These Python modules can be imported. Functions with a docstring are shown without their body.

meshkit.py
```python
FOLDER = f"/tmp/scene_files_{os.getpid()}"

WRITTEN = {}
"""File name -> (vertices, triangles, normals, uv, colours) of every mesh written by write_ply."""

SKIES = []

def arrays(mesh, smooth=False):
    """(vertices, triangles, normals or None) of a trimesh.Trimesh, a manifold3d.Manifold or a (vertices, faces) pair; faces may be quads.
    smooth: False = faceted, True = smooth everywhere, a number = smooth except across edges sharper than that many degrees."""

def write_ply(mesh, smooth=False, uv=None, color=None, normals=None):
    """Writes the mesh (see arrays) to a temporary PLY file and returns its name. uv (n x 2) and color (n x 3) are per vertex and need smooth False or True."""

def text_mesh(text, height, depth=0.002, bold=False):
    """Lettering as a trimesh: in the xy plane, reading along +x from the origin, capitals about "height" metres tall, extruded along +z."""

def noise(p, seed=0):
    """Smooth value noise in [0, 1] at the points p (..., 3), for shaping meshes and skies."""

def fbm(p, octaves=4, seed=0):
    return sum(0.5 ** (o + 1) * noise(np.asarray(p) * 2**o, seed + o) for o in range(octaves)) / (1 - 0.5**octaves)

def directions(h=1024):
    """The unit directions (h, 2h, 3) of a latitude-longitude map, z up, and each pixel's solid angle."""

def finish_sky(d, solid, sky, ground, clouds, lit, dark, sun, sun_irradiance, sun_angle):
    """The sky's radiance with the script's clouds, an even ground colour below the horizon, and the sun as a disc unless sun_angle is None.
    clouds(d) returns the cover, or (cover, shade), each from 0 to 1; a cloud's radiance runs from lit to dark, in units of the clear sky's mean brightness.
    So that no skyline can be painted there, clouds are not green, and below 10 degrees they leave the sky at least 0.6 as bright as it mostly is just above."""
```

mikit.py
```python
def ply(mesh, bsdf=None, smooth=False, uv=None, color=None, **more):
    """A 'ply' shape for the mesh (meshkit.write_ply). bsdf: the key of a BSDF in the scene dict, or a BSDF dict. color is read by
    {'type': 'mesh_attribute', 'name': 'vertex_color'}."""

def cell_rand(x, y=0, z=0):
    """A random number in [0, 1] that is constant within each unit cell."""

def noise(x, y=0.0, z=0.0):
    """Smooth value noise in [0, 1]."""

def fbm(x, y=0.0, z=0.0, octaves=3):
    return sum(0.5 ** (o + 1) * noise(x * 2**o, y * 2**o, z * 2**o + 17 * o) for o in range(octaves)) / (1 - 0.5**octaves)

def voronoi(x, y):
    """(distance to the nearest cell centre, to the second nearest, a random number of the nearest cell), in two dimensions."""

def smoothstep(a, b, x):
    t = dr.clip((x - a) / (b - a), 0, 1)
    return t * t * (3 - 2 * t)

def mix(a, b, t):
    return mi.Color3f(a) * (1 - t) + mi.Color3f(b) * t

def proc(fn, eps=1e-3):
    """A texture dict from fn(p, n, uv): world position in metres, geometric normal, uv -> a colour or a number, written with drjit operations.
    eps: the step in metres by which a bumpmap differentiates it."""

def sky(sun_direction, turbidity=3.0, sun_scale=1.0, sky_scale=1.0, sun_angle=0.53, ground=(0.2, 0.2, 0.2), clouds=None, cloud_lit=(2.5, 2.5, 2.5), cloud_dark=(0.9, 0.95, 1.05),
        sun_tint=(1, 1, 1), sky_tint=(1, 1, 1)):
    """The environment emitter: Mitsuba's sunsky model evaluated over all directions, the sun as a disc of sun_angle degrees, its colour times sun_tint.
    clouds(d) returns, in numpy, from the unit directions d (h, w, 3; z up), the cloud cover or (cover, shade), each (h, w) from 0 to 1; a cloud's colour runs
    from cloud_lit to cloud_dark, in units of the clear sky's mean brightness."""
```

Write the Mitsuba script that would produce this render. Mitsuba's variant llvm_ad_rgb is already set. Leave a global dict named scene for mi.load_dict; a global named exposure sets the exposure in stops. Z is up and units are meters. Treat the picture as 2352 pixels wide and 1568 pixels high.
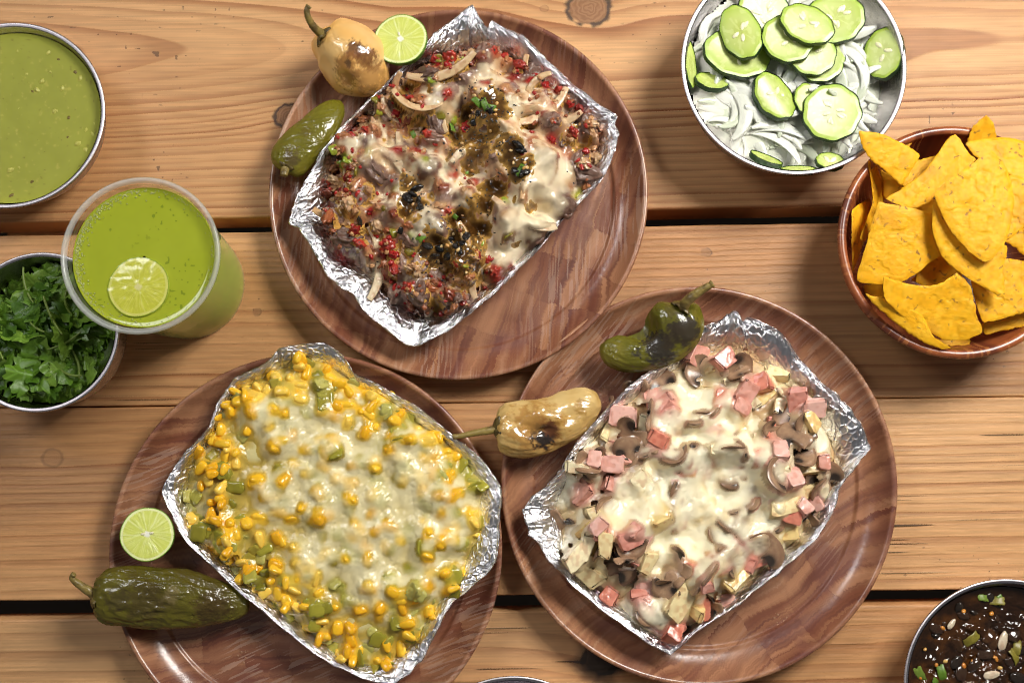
import math, random
import numpy as np, trimesh, shapely, drjit as dr, mitsuba as mi, mikit, meshkit
from scipy import ndimage
from mikit import proc, noise, fbm, voronoi, cell_rand, smoothstep, mix

# ---------------------------------------------------------------- camera, lamps, exposure
FOCAL, LIFT, TILT = 2600.0, 0.90, math.atan(0.12)      # a 40 mm lens, 0.9 m above the table, leaning back a little
LEAN = np.array([0, math.sin(TILT), -math.cos(TILT)])
UPV = np.array([0, math.cos(TILT), math.sin(TILT)])
exposure = -0.17
T = mi.ScalarTransform4f
scene, labels = {}, {}
scene['camera'] = {'type': 'perspective', 'fov': 2 * math.degrees(math.atan(1176 / FOCAL)), 'fov_axis': 'x', 'near_clip': 0.05, 'far_clip': 30.0,
                   'to_world': T().look_at(origin=[0, 0, LIFT], target=[0, float(LEAN[1]), LIFT + float(LEAN[2])], up=UPV.tolist())}


def softbox(key, pos, aim, size, power, label):
    """A studio softbox out of frame: a lit diffuser (it shines along its normal) in a black shell."""
    tw = T().look_at(origin=pos, target=aim, up=[0, 0, 1])
    scene[key + '__diffuser'] = {'type': 'rectangle', 'to_world': tw @ T().scale([size[0] / 2, size[1] / 2, 1]),
                                 'emitter': {'type': 'area', 'radiance': {'type': 'rgb', 'value': power}}}
    b = trimesh.creation.box([size[0] + 0.03, size[1] + 0.03, 0.12])
    b.apply_translation([0, 0, -0.062])
    scene[key + '__shell'] = mikit.ply(b, {'type': 'diffuse', 'reflectance': {'type': 'rgb', 'value': 0.03}}, to_world=tw)
    labels[key] = {'label': label, 'category': 'lamp'}


softbox('studio_softbox', [0.62, 0.62, 1.00], [0.05, 0.02, 0.0], (0.42, 0.42), [38.0, 36.9, 34.8], 'large square softbox above the upper right of the table')
softbox('studio_softbox_001', [-0.70, 0.62, 1.05], [-0.1, 0.0, 0.0], (0.36, 0.36), [12.5, 12.5, 12.7], 'smaller dimmer softbox above the upper left of the table')
scene['room_light'] = {'type': 'constant', 'radiance': {'type': 'rgb', 'value': [0.118, 0.118, 0.121]}}

# ---------------------------------------------------------------- helpers
RND = random.Random(7)
NPR = np.random.default_rng(11)
UNIT = 2352.0


def at(px, py, z=0.0):
    """The point of the horizontal plane at height z under a place of the photograph (measured on a 2352 x 1568 copy)."""
    u, v = (np.asarray(px, float) - 1176) / FOCAL, (784 - np.asarray(py, float)) / FOCAL
    z = np.asarray(z, float)
    d = LEAN + u[..., None] * np.array([1.0, 0, 0]) + v[..., None] * UPV
    t = (z - LIFT) / d[..., 2]
    return np.stack([d[..., 0] * t, d[..., 1] * t, np.broadcast_to(z, d[..., 2].shape) + 0 * t], -1)


def pxm(px, py, z=0.0):
    """Metres per photograph pixel at that place."""
    return float(np.linalg.norm(at(px + 1, py, z) - at(px, py, z)))


def numbered(name):
    k, i = name, 0
    while k in USED:
        i += 1
        k = f'{name}_{i:03d}'
    USED.add(k)
    return k


USED = set()


def thing(name, label, cat, group=None):
    k = numbered(name)
    labels[k] = {'label': label, 'category': cat}
    if group:
        labels[k]['group'] = group
    return k


def put(parent, name, shape, label=None, **props):
    """One entry of the scene: a part of parent (or the thing parent itself when name is '')."""
    k = numbered(f'{parent}__{name}') if name else parent
    scene[k] = shape
    if label or props:
        labels.setdefault(k, {}).update({**({'label': label} if label else {}), **props})
    return k


def placed(shape, R, t, s=1.0):
    m = np.eye(4)
    m[:3, :3], m[:3, 3] = np.asarray(R) * s, t
    return {**shape, 'to_world': T(m.tolist())}


def rot(yaw=0.0, tilt=0.0, roll=0.0):
    cz, sz, cx, sx, cy, sy = math.cos(yaw), math.sin(yaw), math.cos(tilt), math.sin(tilt), math.cos(roll), math.sin(roll)
    return np.array([[cz, -sz, 0], [sz, cz, 0], [0, 0, 1]]) @ np.array([[1, 0, 0], [0, cx, -sx], [0, sx, cx]]) @ np.array([[cy, 0, sy], [0, 1, 0], [-sy, 0, cy]])


def grid_faces(m, n, wrap=True):
    i, j = np.meshgrid(np.arange(m - 1), np.arange(n if wrap else n - 1), indexing='ij')
    a, b = i * n + j, i * n + (j + 1) % n
    return np.stack([a, b, b + n, a + n], -1).reshape(-1, 4)


def tri(f):
    return np.vstack([f[:, [0, 1, 2]], f[:, [0, 2, 3]]])


def lathe(profile, n=128):
    """A surface of revolution; profile runs (r, z), the outside on the right of its direction of travel."""
    p = np.asarray(profile, float)
    a = np.arange(n) * 2 * np.pi / n
    v = np.stack([p[:, :1] * np.cos(a), p[:, :1] * np.sin(a), np.repeat(p[:, 1:2], n, 1)], -1).reshape(-1, 3)
    return v, tri(grid_faces(len(p), n))


def smooth_line(pts, n):
    """n points on a Catmull-Rom spline through pts."""
    p = np.asarray(pts, float)
    q = np.vstack([2 * p[0] - p[1], p, 2 * p[-1] - p[-2]])
    s = np.linspace(0, len(p) - 1 - 1e-9, n)
    i = s.astype(int)
    t = (s - i)[:, None]
    a, b, c, d = q[i], q[i + 1], q[i + 2], q[i + 3]
    return 0.5 * (2 * b + (c - a) * t + (2 * a - 5 * b + 4 * c - d) * t ** 2 + (3 * b - a - 3 * c + d) * t ** 3)


def tube(pts, rw, rt, sides=10, up=(0, 0, 1)):
    """A closed bar along pts with an oval section: half-width rw sideways, half-thickness rt along up."""
    p = np.asarray(pts, float)
    t = np.gradient(p, axis=0)
    t /= np.linalg.norm(t, axis=1, keepdims=True) + 1e-12
    side = np.cross(np.broadcast_to(np.asarray(up, float), t.shape), t)
    side /= np.linalg.norm(side, axis=1, keepdims=True) + 1e-9
    n = np.cross(t, side)
    rw, rt = np.broadcast_to(rw, len(p))[:, None, None], np.broadcast_to(rt, len(p))[:, None, None]
    a = (np.arange(sides) * 2 * np.pi / sides)[None, :, None]
    v = (p[:, None] + rw * np.cos(a) * side[:, None] + rt * np.sin(a) * n[:, None]).reshape(-1, 3)
    f = tri(grid_faces(len(p), sides))
    k = len(v)
    v = np.vstack([v, p[0], p[-1]])
    j = np.arange(sides)
    f = np.vstack([f, np.stack([j * 0 + k, (j + 1) % sides, j], 1), np.stack([j * 0 + k + 1, (len(p) - 1) * sides + j, (len(p) - 1) * sides + (j + 1) % sides], 1)])
    return v, f


def slab(outline, thick, zf=None, rings=4, bevel=0.3):
    """A sheet of real thickness over a star-shaped outline (n, 2), lifted by zf(x, y). Returns (v, f, uv): uv the place in the sheet."""
    o = np.asarray(outline, float)
    c = o.mean(0)
    n = len(o)
    fr = np.linspace(1.0 / rings, 1.0, rings)
    xy = np.vstack([c[None], *[c + (o - c) * s for s in fr]])
    inset = np.where(np.arange(len(xy)) > (rings - 1) * n, bevel, 0.0) * thick
    z = zf(xy[:, 0], xy[:, 1]) if zf else np.zeros(len(xy))
    top = np.column_stack([xy, z + thick / 2 - inset])
    bot = np.column_stack([xy, z - thick / 2 + inset])
    v = np.vstack([top, bot])
    m = len(xy)
    j = np.arange(n)
    f = [np.stack([j * 0, 1 + j, 1 + (j + 1) % n], 1)]
    for r in range(rings - 1):
        a, b = 1 + r * n + j, 1 + r * n + (j + 1) % n
        f += [np.stack([a, a + n, b + n], 1), np.stack([a, b + n, b], 1)]
    f = np.vstack(f)
    a, b = 1 + (rings - 1) * n + j, 1 + (rings - 1) * n + (j + 1) % n
    f = np.vstack([f, f[:, ::-1] + m, np.stack([a, a + m, b + m], 1), np.stack([a, b + m, b], 1)])
    return v, f, np.vstack([xy, xy]) - c


def blob(rx, ry, rz, sub=2, rough=0.15, freq=1.3, seed=0, power=1.0, taper=0.0):
    """A lump: an icosphere squared up by power, tapered along x and made uneven."""
    s = trimesh.creation.icosphere(subdivisions=sub)
    p = np.array(s.vertices)
    if power != 1.0:
        q = np.sign(p) * np.abs(p) ** power
        p = q / np.linalg.norm(q, axis=1, keepdims=True) * (1 / np.max(np.abs(p), axis=1, keepdims=True)) ** (1 - power)
    d = 1 + rough * 2 * (meshkit.fbm(p * freq + seed * 3.7, 3, seed) - 0.5)
    p = p * d[:, None]
    if taper:
        k = 1 - taper * (p[:, 0] + 1) / 2
        p[:, 1] *= k
        p[:, 2] *= 0.5 + 0.5 * k
    return p * [rx, ry, rz], np.array(s.faces)


def tint(v, base, amount=0.12, scale=400.0, seed=0, other=None):
    """Per-vertex colours round base, flecked towards other."""
    w = meshkit.fbm(np.asarray(v) * scale + seed * 5.1, 3, seed)[:, None]
    c = np.asarray(base, float) * (1 + amount * 2 * (w - 0.5))
    if other is not None:
        k = np.clip((meshkit.fbm(np.asarray(v) * scale * 0.6 + 40 + seed, 3, seed + 5)[:, None] - 0.45) * 5, 0, 1)
        c = c * (1 - k) + np.asarray(other, float) * k
    return np.clip(c, 0.002, 0.95)


VC = {'type': 'mesh_attribute', 'name': 'vertex_color'}


def rgb(*c):
    return {'type': 'rgb', 'value': list(c)}


def two(b):
    return {'type': 'twosided', 'bsdf': b}


PAL = []


def piece(shape, finish, color, amount=0.16, scale=350.0, seed=0, smooth=True):
    """A ply for a small piece in one colour: uv holds the colour's place in PAL and a grain of lighter and darker flecks."""
    color = [float(c) for c in color]
    if color not in PAL:
        PAL.append(color)
    v, f = shape[0], shape[1]
    w = meshkit.fbm(np.asarray(v) * scale + seed * 5.1, 3, seed)
    return mikit.ply((v, f), finish, smooth=smooth, uv=np.column_stack([np.full(len(v), PAL.index(color) + 0.5), 1 + amount * 2 * (w - 0.5)]))


def pal_color(p, n, uv):
    i = mi.UInt32(uv.x)
    m = smoothstep(0.42, 0.75, noise(p.x * 330, p.y * 330, p.z * 330))
    c = mi.Color3f(dr.gather(mi.Float, PAL_RGB[0], i), dr.gather(mi.Float, PAL_RGB[1], i), dr.gather(mi.Float, PAL_RGB[2], i))
    return c * uv.y * mix([1.04, 1.04, 1.04], [0.90, 0.76, 0.72], m)


def pal_even(p, n, uv):
    i = mi.UInt32(uv.x)
    return mi.Color3f(dr.gather(mi.Float, PAL_RGB[0], i), dr.gather(mi.Float, PAL_RGB[1], i), dr.gather(mi.Float, PAL_RGB[2], i)) * uv.y


def food_grain(p, n, uv):
    return 0.0007 * fbm(p.x * 520, p.y * 520, p.z * 520, 2)


def finish(name, rough, spec=0.5, bump=None, color=pal_color, **more):
    """Two finishes: name for pieces coloured from PAL, name_vc for meshes coloured at their vertices."""
    for k, c in ((name, proc(color)), (name + '_vc', VC)):
        b = two({'type': 'principled', 'base_color': c, 'roughness': rough, 'specular': spec, **more})
        scene[k] = {'type': 'bumpmap', 'nested_texture': proc(bump, 3e-4), 'scale': 1.0, 'bsdf': b} if bump else b


def cut_block(lx, ly, lz, seed, jit=0.08, chamfer=0.16, taper=0.0):
    """A piece cut with a knife: a six-sided block with uneven faces and narrow chamfers."""
    rng = np.random.default_rng(seed)
    pts = []
    for sx in (-1, 1):
        for sy in (-1, 1):
            for sz in (-1, 1):
                c = np.array([sx, sy, sz]) * (1 + rng.normal(0, jit, 3))
                c[1:] *= 1 - taper * (sx + 1) / 2
                for k in range(3):
                    q = c.copy()
                    q[k] *= 1 - chamfer * rng.uniform(.6, 1.6)
                    q[(k + 1) % 3] *= 1 - chamfer * 0.35
                    pts.append(q * [lx, ly, lz])
    h = trimesh.convex.convex_hull(np.array(pts)).subdivide_to_size(0.0024)
    trimesh.smoothing.filter_taubin(h, iterations=12)
    h = h.subdivide_loop(1) if len(h.faces) < 260 else h
    v = np.array(h.vertices)
    v += v / (np.linalg.norm(v, axis=1, keepdims=True) + 1e-9) * 0.0007 * (meshkit.fbm(v * 420 + seed, 3, seed)[:, None] - 0.5)
    return v, np.array(h.faces)


# ---------------------------------------------------------------- materials
def wet_grain(p, n, uv):
    return 0.00045 * fbm(p.x * 380, p.y * 380, p.z * 380, 2)


finish('wet_food', 0.22, bump=wet_grain)
finish('moist_food', 0.40, bump=food_grain, color=pal_even)
finish('sauce', 0.55, 0.25, color=pal_even)
finish('leaf', 0.38, 0.45, color=pal_even)
finish('syrup', 0.10, 0.6)


def crumple(p, n, uv):
    a, b, k = voronoi(uv.x * 190 + 0.6 * noise(uv.x * 90, uv.y * 90), uv.y * 190)
    flat = noise(uv.x * 45, uv.y * 45, 3)
    return (0.0007 * smoothstep(0, 0.35, b - a) + 0.0016 * k * a) * (0.15 + 0.85 * flat) + 0.0006 * fbm(uv.x * 70, uv.y * 70)


scene['foil'] = {'type': 'bumpmap', 'nested_texture': proc(crumple, 4e-4), 'scale': 1.0,
                 'bsdf': two({'type': 'roughconductor', 'material': 'Al', 'alpha': 0.17, 'specular_reflectance': rgb(0.93, 0.93, 0.95)})}


def brushed(p, n, uv):
    return 0.15 + 0.12 * noise(uv.x * 6, uv.y * 900) + 0.06 * noise(p.x * 90, p.y * 90, p.z * 90)


scene['steel'] = two({'type': 'roughconductor', 'material': 'Cr', 'alpha': proc(brushed), 'specular_reflectance': rgb(0.92, 0.90, 0.88)})

# ---------------------------------------------------------------- the table: five planks of pine, two open gaps, one tight joint
SLOPE = 0.016
GRAIN = [  # each plank: edge above it in the photograph (left y, right y), below it, then pith offset, pith depth at x=0, its slope, ring width
    (-2600, -2600, 511.5, 466.0, 100, 0.058, 0.105, 0.0056),
    (541.0, 505.0, 935.0, 909.5, 1500, 0.030, 0.050, 0.0068),
    (937.0, 911.0, 1379.5, 1352.0, 1900, 0.045, -0.045, 0.0088),
    (1421.0, 1381.0, 4600.0, 4580.0, 2100, 0.060, 0.060, 0.0100)]
KNOTS = [(1352, 18, 42, 1.0), (664, 268, 28, 1.0), (121, 1051, 20, 0.35), (1621, 580, 11, 0.6), (1380, 1512, 34, 1.6), (230, 850, 12, 0.5), (590, 715, 9, 0.7), (1250, 20, 8, .3)]
EDGE = [float(at(1176, y)[1]) for y in (490, 923, 1385)]
PITH = [float(at(1176, g[4])[1]) for g in GRAIN]
KW = [(*at(k[0], k[1])[:2].tolist(), k[2] * pxm(k[0], k[1]), k[3]) for k in KNOTS]


def wood_fields(p):
    qx, qy = p.x, p.y - SLOPE * p.x
    pick = lambda v: dr.select(qy > EDGE[0], v[0], dr.select(qy > EDGE[1], v[1], dr.select(qy > EDGE[2], v[2], v[3])))  # noqa: E731
    dx = qx + pick([0.0, 3.1, 5.7, 9.2])
    wob = fbm(dx * 5, qy * 14, 2.0) - 0.5
    wob2 = fbm(dx * 24, qy * 60, 5.0, 2) - 0.5
    depth = pick([g[5] for g in GRAIN]) + pick([g[6] for g in GRAIN]) * (dr.minimum(qx, -0.10) + 0.2 * dr.maximum(qx + 0.10, 0)) + 0.012 * wob
    y0 = qy - pick(PITH) + 0.010 * (noise(dx * 3.2, 1.5) - 0.5) + 0.0012 * wob2
    r = dr.sqrt(y0 * y0 + depth * depth)
    knot, kring, kd = mi.Float(0), mi.Float(0), mi.Float(9)
    for kx, ky, kr, strength in KW:
        ex, ey = (p.x - kx) / kr * 0.85, (p.y - ky) / kr
        d = dr.sqrt(ex * ex + ey * ey) + 0.18 * (noise(p.x * 300, p.y * 300) - 0.5)
        r += kr * 0.5 * strength * dr.exp(-(ex * ex * 0.10 + ey * ey * 0.22))
        near = d < kd
        kring = dr.select(near, d, kring)
        knot = dr.select(near, strength, knot)
        kd = dr.minimum(kd, d)
    ring = r / pick([g[7] for g in GRAIN])
    ring += 1.8 * noise(ring * 0.27, pick([1.0, 2.0, 3.0, 4.0])) + 0.25 * noise(dx * 2.5, qy * 50, 3)
    return qx, qy, dx, ring, kd, knot


def wood_color(p, n, uv):
    qx, qy, dx, ring, kd, knot = wood_fields(p)
    fr = ring - dr.floor(ring)
    w = cell_rand(dr.floor(ring), 3)
    late = smoothstep(0.30, 0.92, fr) * (1 - smoothstep(0.93, 1.0, fr)) * (0.22 + 0.85 * w * (0.4 + 1.0 * noise(dx * 3.0, qy * 24, 9)))
    pick = lambda v: dr.select(qy > EDGE[0], v[0], dr.select(qy > EDGE[1], v[1], dr.select(qy > EDGE[2], v[2], v[3])))  # noqa: E731
    tone = fbm(dx * 2.2, qy * 9, 1.0)
    fibre = noise(dx * 22, qy * 1300) - 0.5
    fleck = noise(dx * 60, qy * 500, 3) - 0.5
    c = mix([0.620, 0.346, 0.152], [0.465, 0.224, 0.088], smoothstep(0.2, 0.8, tone))
    c = mix(c, [0.285, 0.098, 0.030], late * pick([0.86, 0.74, 0.74, 0.68]))
    c *= 1 + 0.20 * fibre + 0.13 * fleck
    # weathered grey-brown stains, drying checks, knots
    stain = smoothstep(0.60, 0.80, fbm(dx * 3.5 + 9, qy * 16, 4.0)) * 0.34
    c = mix(c, [0.215, 0.135, 0.075], stain)
    check = smoothstep(0.86, 0.90, noise(dx * 11 + 3, qy * 620, 8)) * smoothstep(0.66, 0.78, noise(dx * 4, qy * 22, 6))
    c = mix(c, [0.045, 0.028, 0.018], check * 0.85)
    speck = smoothstep(0.93, 0.96, noise(p.x * 260, p.y * 330, 21)) * smoothstep(0.66, 0.8, noise(p.x * 14, p.y * 14, 4))
    c = mix(c, [0.08, 0.045, 0.025], speck * 0.7)
    kin = 1 - smoothstep(0.8, 1.0, kd)
    rings = 0.5 + 0.35 * dr.sin(kd * 30 + 3 * noise(p.x * 200, p.y * 200))
    kc = mix([0.33, 0.165, 0.075], [0.235, 0.105, 0.045], rings)
    c = mix(c, kc, kin * dr.minimum(knot, 1.0))
    bark = smoothstep(0.80, 0.95, kd) * (1 - smoothstep(1.0, 1.22, kd)) * smoothstep(0.35, 0.6, noise(p.x * 130, p.y * 130, 9))
    c = mix(c, [0.035, 0.022, 0.016], dr.minimum(bark * knot, 1.0) * 0.9)
    burn = (1 - smoothstep(0.6, 2.1, kd + 0.9 * (noise(p.x * 70, p.y * 170, 2) - 0.5))) * smoothstep(1.3, 1.5, knot)
    return mix(c, [0.022, 0.018, 0.014], burn * 0.95)


def wood_bump(p, n, uv):
    qx, qy, dx, ring, kd, knot = wood_fields(p)
    fr = ring - dr.floor(ring)
    late = smoothstep(0.35, 0.92, fr) * (1 - smoothstep(0.93, 1.0, fr))
    check = smoothstep(0.86, 0.90, noise(dx * 11 + 3, qy * 620, 8)) * smoothstep(0.66, 0.78, noise(dx * 4, qy * 22, 6))
    return 0.00025 * late + 0.0002 * noise(dx * 40, qy * 1300) - 0.0007 * check


scene['pine'] = {'type': 'bumpmap', 'nested_texture': proc(wood_bump, 4e-4), 'scale': 1.0,
                 'bsdf': two({'type': 'principled', 'base_color': proc(wood_color), 'roughness': 0.52, 'specular': 0.35})}

table = thing('wooden_table', 'worn pine table top of broad planks with two dark open gaps', 'table')
for i, g in enumerate(GRAIN):
    xs = np.linspace(-5000, 7400, 300)
    lo = (g[0] + (g[1] - g[0]) * xs / 2352) + 2.2 * (meshkit.fbm(np.stack([xs / 90, xs * 0 + i, xs * 0], -1), 3, 3) - 0.5)
    hi = (g[2] + (g[3] - g[2]) * xs / 2352) + 2.2 * (meshkit.fbm(np.stack([xs / 90, xs * 0 + i + 9, xs * 0], -1), 3, 4) - 0.5)
    A, B = at(xs, lo), at(xs, hi)          # A is the far edge (towards +y)
    b = 0.0025 if i in (0, 3) else 0.0016
    prof = [(1, -b, -0.038), (1, 0, -0.036), (1, 0, -b), (1, -b * 0.35, -b * 0.35), (1, -b, 0), (0, b, 0), (0, b * 0.35, -b * 0.35), (0, 0, -b), (0, 0, -0.036), (0, b, -0.038)]
    rowsv = []
    for side, off, z in prof:
        q = (A if side else B).copy()
        q[:, 1] += off
        q[:, 2] = z
        rowsv.append(q)
    v = np.stack(rowsv, 1).reshape(-1, 3)
    f = tri(grid_faces(len(xs), len(prof)))
    f = f[:, ::-1]
    put(table, 'plank', mikit.ply((v, f), 'pine', smooth=35))
beam = trimesh.creation.box([0.09, 0.30, 0.06])
beam.apply_translation([float(at(95, 520)[0]), 0.12, -0.0695])
put(table, 'crossbeam', mikit.ply(beam, 'pine'))
beam2 = beam.copy()
beam2.apply_translation([1.25, 0, 0])
put(table, 'crossbeam', mikit.ply(beam2, 'pine'))
gx = np.array([[-6, -6, -0.75], [6, -6, -0.75], [6, 6, -0.75], [-6, 6, -0.75]], float)
scene['ground'] = mikit.ply((gx, np.array([[0, 1, 2, 3]])), two({'type': 'diffuse', 'reflectance': rgb(0.20, 0.17, 0.14)}))
labels['ground'] = {'label': 'brown ground far below the table top, seen through the gaps', 'category': 'ground', 'kind': 'structure'}


# ---------------------------------------------------------------- three round plates with a pressed basket-weave veneer
def veneer(p, n, uv):
    wx = uv.x + 0.020 * (fbm(uv.x * 22, uv.y * 22, 1.0) - 0.5) + 0.0016 * (noise(uv.x * 40, uv.y * 900, 3) - 0.5)
    wy = uv.y + 0.020 * (fbm(uv.x * 22, uv.y * 22, 8.0) - 0.5) + 0.0016 * (noise(uv.x * 900, uv.y * 40, 6) - 0.5)
    i, j = dr.floor(wx / 0.044), dr.floor(wy / 0.034)
    al, ac = wy, wx
    k = smoothstep(0.15, 0.85, 0.65 * noise(wx / 0.036, wy / 0.030, 4) + 0.35 * cell_rand(i, j, 4))
    strand = noise(ac * 150, j * 3.7, i * 1.3)
    st = fbm(ac * 300, al * 13, dr.floor(k * 3) * 0.1, 3)
    st2 = noise(ac * 1400, al * 40, 1.0)
    c = mix([0.365, 0.172, 0.088], [0.175, 0.058, 0.030], smoothstep(0.30, 0.85, 0.30 * k + 0.70 * strand))
    c = mix(c, [0.105, 0.030, 0.022], smoothstep(0.46, 0.70, st) * (0.28 + 0.42 * k))
    c = mix(c, [0.430, 0.260, 0.165], smoothstep(0.58, 0.85, 1 - st) * (1.15 - k) * 0.45)
    c *= 0.92 + 0.2 * st2
    seam = dr.minimum(dr.abs(wx / 0.044 - dr.round(wx / 0.044)) * 0.044, dr.abs(wy / 0.034 - dr.round(wy / 0.034)) * 0.034)
    c = mix(c, [0.10, 0.035, 0.025], (1 - smoothstep(0.0002, 0.0014, seam)) * 0.10)
    worn = smoothstep(0.60, 0.66, noise(uv.x * 900 + uv.y * 240, uv.y * 60 - uv.x * 20, 3)) * smoothstep(0.5, 0.7, noise(uv.x * 22, uv.y * 22, 1))
    c = mix(c, [0.50, 0.36, 0.28], worn * 0.30)
    blot = smoothstep(0.56, 0.76, fbm(uv.x * 30, uv.y * 30, 2.0))
    return mix(c, [0.165, 0.060, 0.045], blot * 0.6)


def veneer_rough(p, n, uv):
    return 0.16 + 0.16 * fbm(uv.x * 60, uv.y * 60, 3.0) + 0.10 * noise(uv.x * 700 + uv.y * 200, uv.y * 50)


def veneer_bump(p, n, uv):
    return 0.00012 * fbm(uv.x * 320, uv.y * 320, 3.0)


scene['veneer'] = {'type': 'bumpmap', 'nested_texture': proc(veneer_bump, 4e-4), 'scale': 1.0,
                   'bsdf': two({'type': 'principled', 'base_color': proc(veneer), 'roughness': proc(veneer_rough), 'specular': 0.5, 'clearcoat': 0.6, 'clearcoat_gloss': 0.9})}

PLATE_Z = 0.0062          # the height of a plate's flat well
RIM_Z = 0.0235


def plate(cx, cy, rpx, label, turn, lean=0.0, lean_dir=0.0):
    c = at(cx, cy, RIM_Z)
    R = rpx * pxm(cx, cy, RIM_Z)
    s = R / 0.15
    out = [(0.001, 0.0006), (0.105, 0.0006), (0.118, 0.0012), (0.128, 0.0050), (0.138, 0.0112), (0.1455, 0.0185), (0.1494, 0.0226)]
    inn = [(0.1500, 0.0234), (0.1502, 0.0243), (0.1497, 0.0252), (0.1487, 0.0257), (0.1475, 0.0256), (0.1464, 0.0249), (0.1454, 0.0236), (0.1425, 0.0186), (0.1385, 0.0142), (0.1345, 0.0112), (0.1305, 0.0094), (0.1280, 0.0089), (0.1265, 0.0088), (0.1256, 0.0085),
           (0.1248, 0.0077), (0.1240, 0.0068), (0.1230, 0.0063), (0.1216, 0.0062), (0.11, 0.0062), (0.06, 0.0062), (0.001, 0.0062)]
    pr = np.array(out + inn)
    pr[:, 0] *= s
    v, f = lathe(pr, 200)
    uv = np.stack([v[:, 0] * math.cos(turn) - v[:, 1] * math.sin(turn) + turn * 3, v[:, 0] * math.sin(turn) + v[:, 1] * math.cos(turn) + turn], -1)
    slope = np.hypot(v[:, 0], v[:, 1])
    ca, sa = math.cos(lean_dir), math.sin(lean_dir)
    v[:, 2] += lean * ((v[:, 0] * ca + v[:, 1] * sa) / R + 0.82) / 1.82 if lean else 0
    v += [c[0], c[1], 0.0004]
    k = thing('plate', label, 'plate', 'round brown basket-weave plates')
    put(k, '', mikit.ply((v, f), 'veneer', smooth=True, uv=uv))
    return c, R


PA = plate(1053, 440, 434, 'round brown weave plate at the top centre, under the meat tray', 0.30, 0.0030, math.atan2(-669, 552))
PB = plate(1605, 1107, 454, 'round brown weave plate at the lower right, under the ham tray', 0.95)
PC = plate(703, 1259, 450, 'round brown weave plate at the lower left, under the corn tray', 1.42)


# ---------------------------------------------------------------- foil trays
def loop(pts, n):
    """n points evenly along a closed line."""
    p = np.asarray(pts, float)
    q = np.vstack([p, p[:1]])
    s = np.r_[0, np.cumsum(np.linalg.norm(np.diff(q, axis=0), axis=1))]
    t = np.linspace(0, s[-1], n, endpoint=False)
    return np.stack([np.interp(t, s, q[:, 0]), np.interp(t, s, q[:, 1])], -1)


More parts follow.
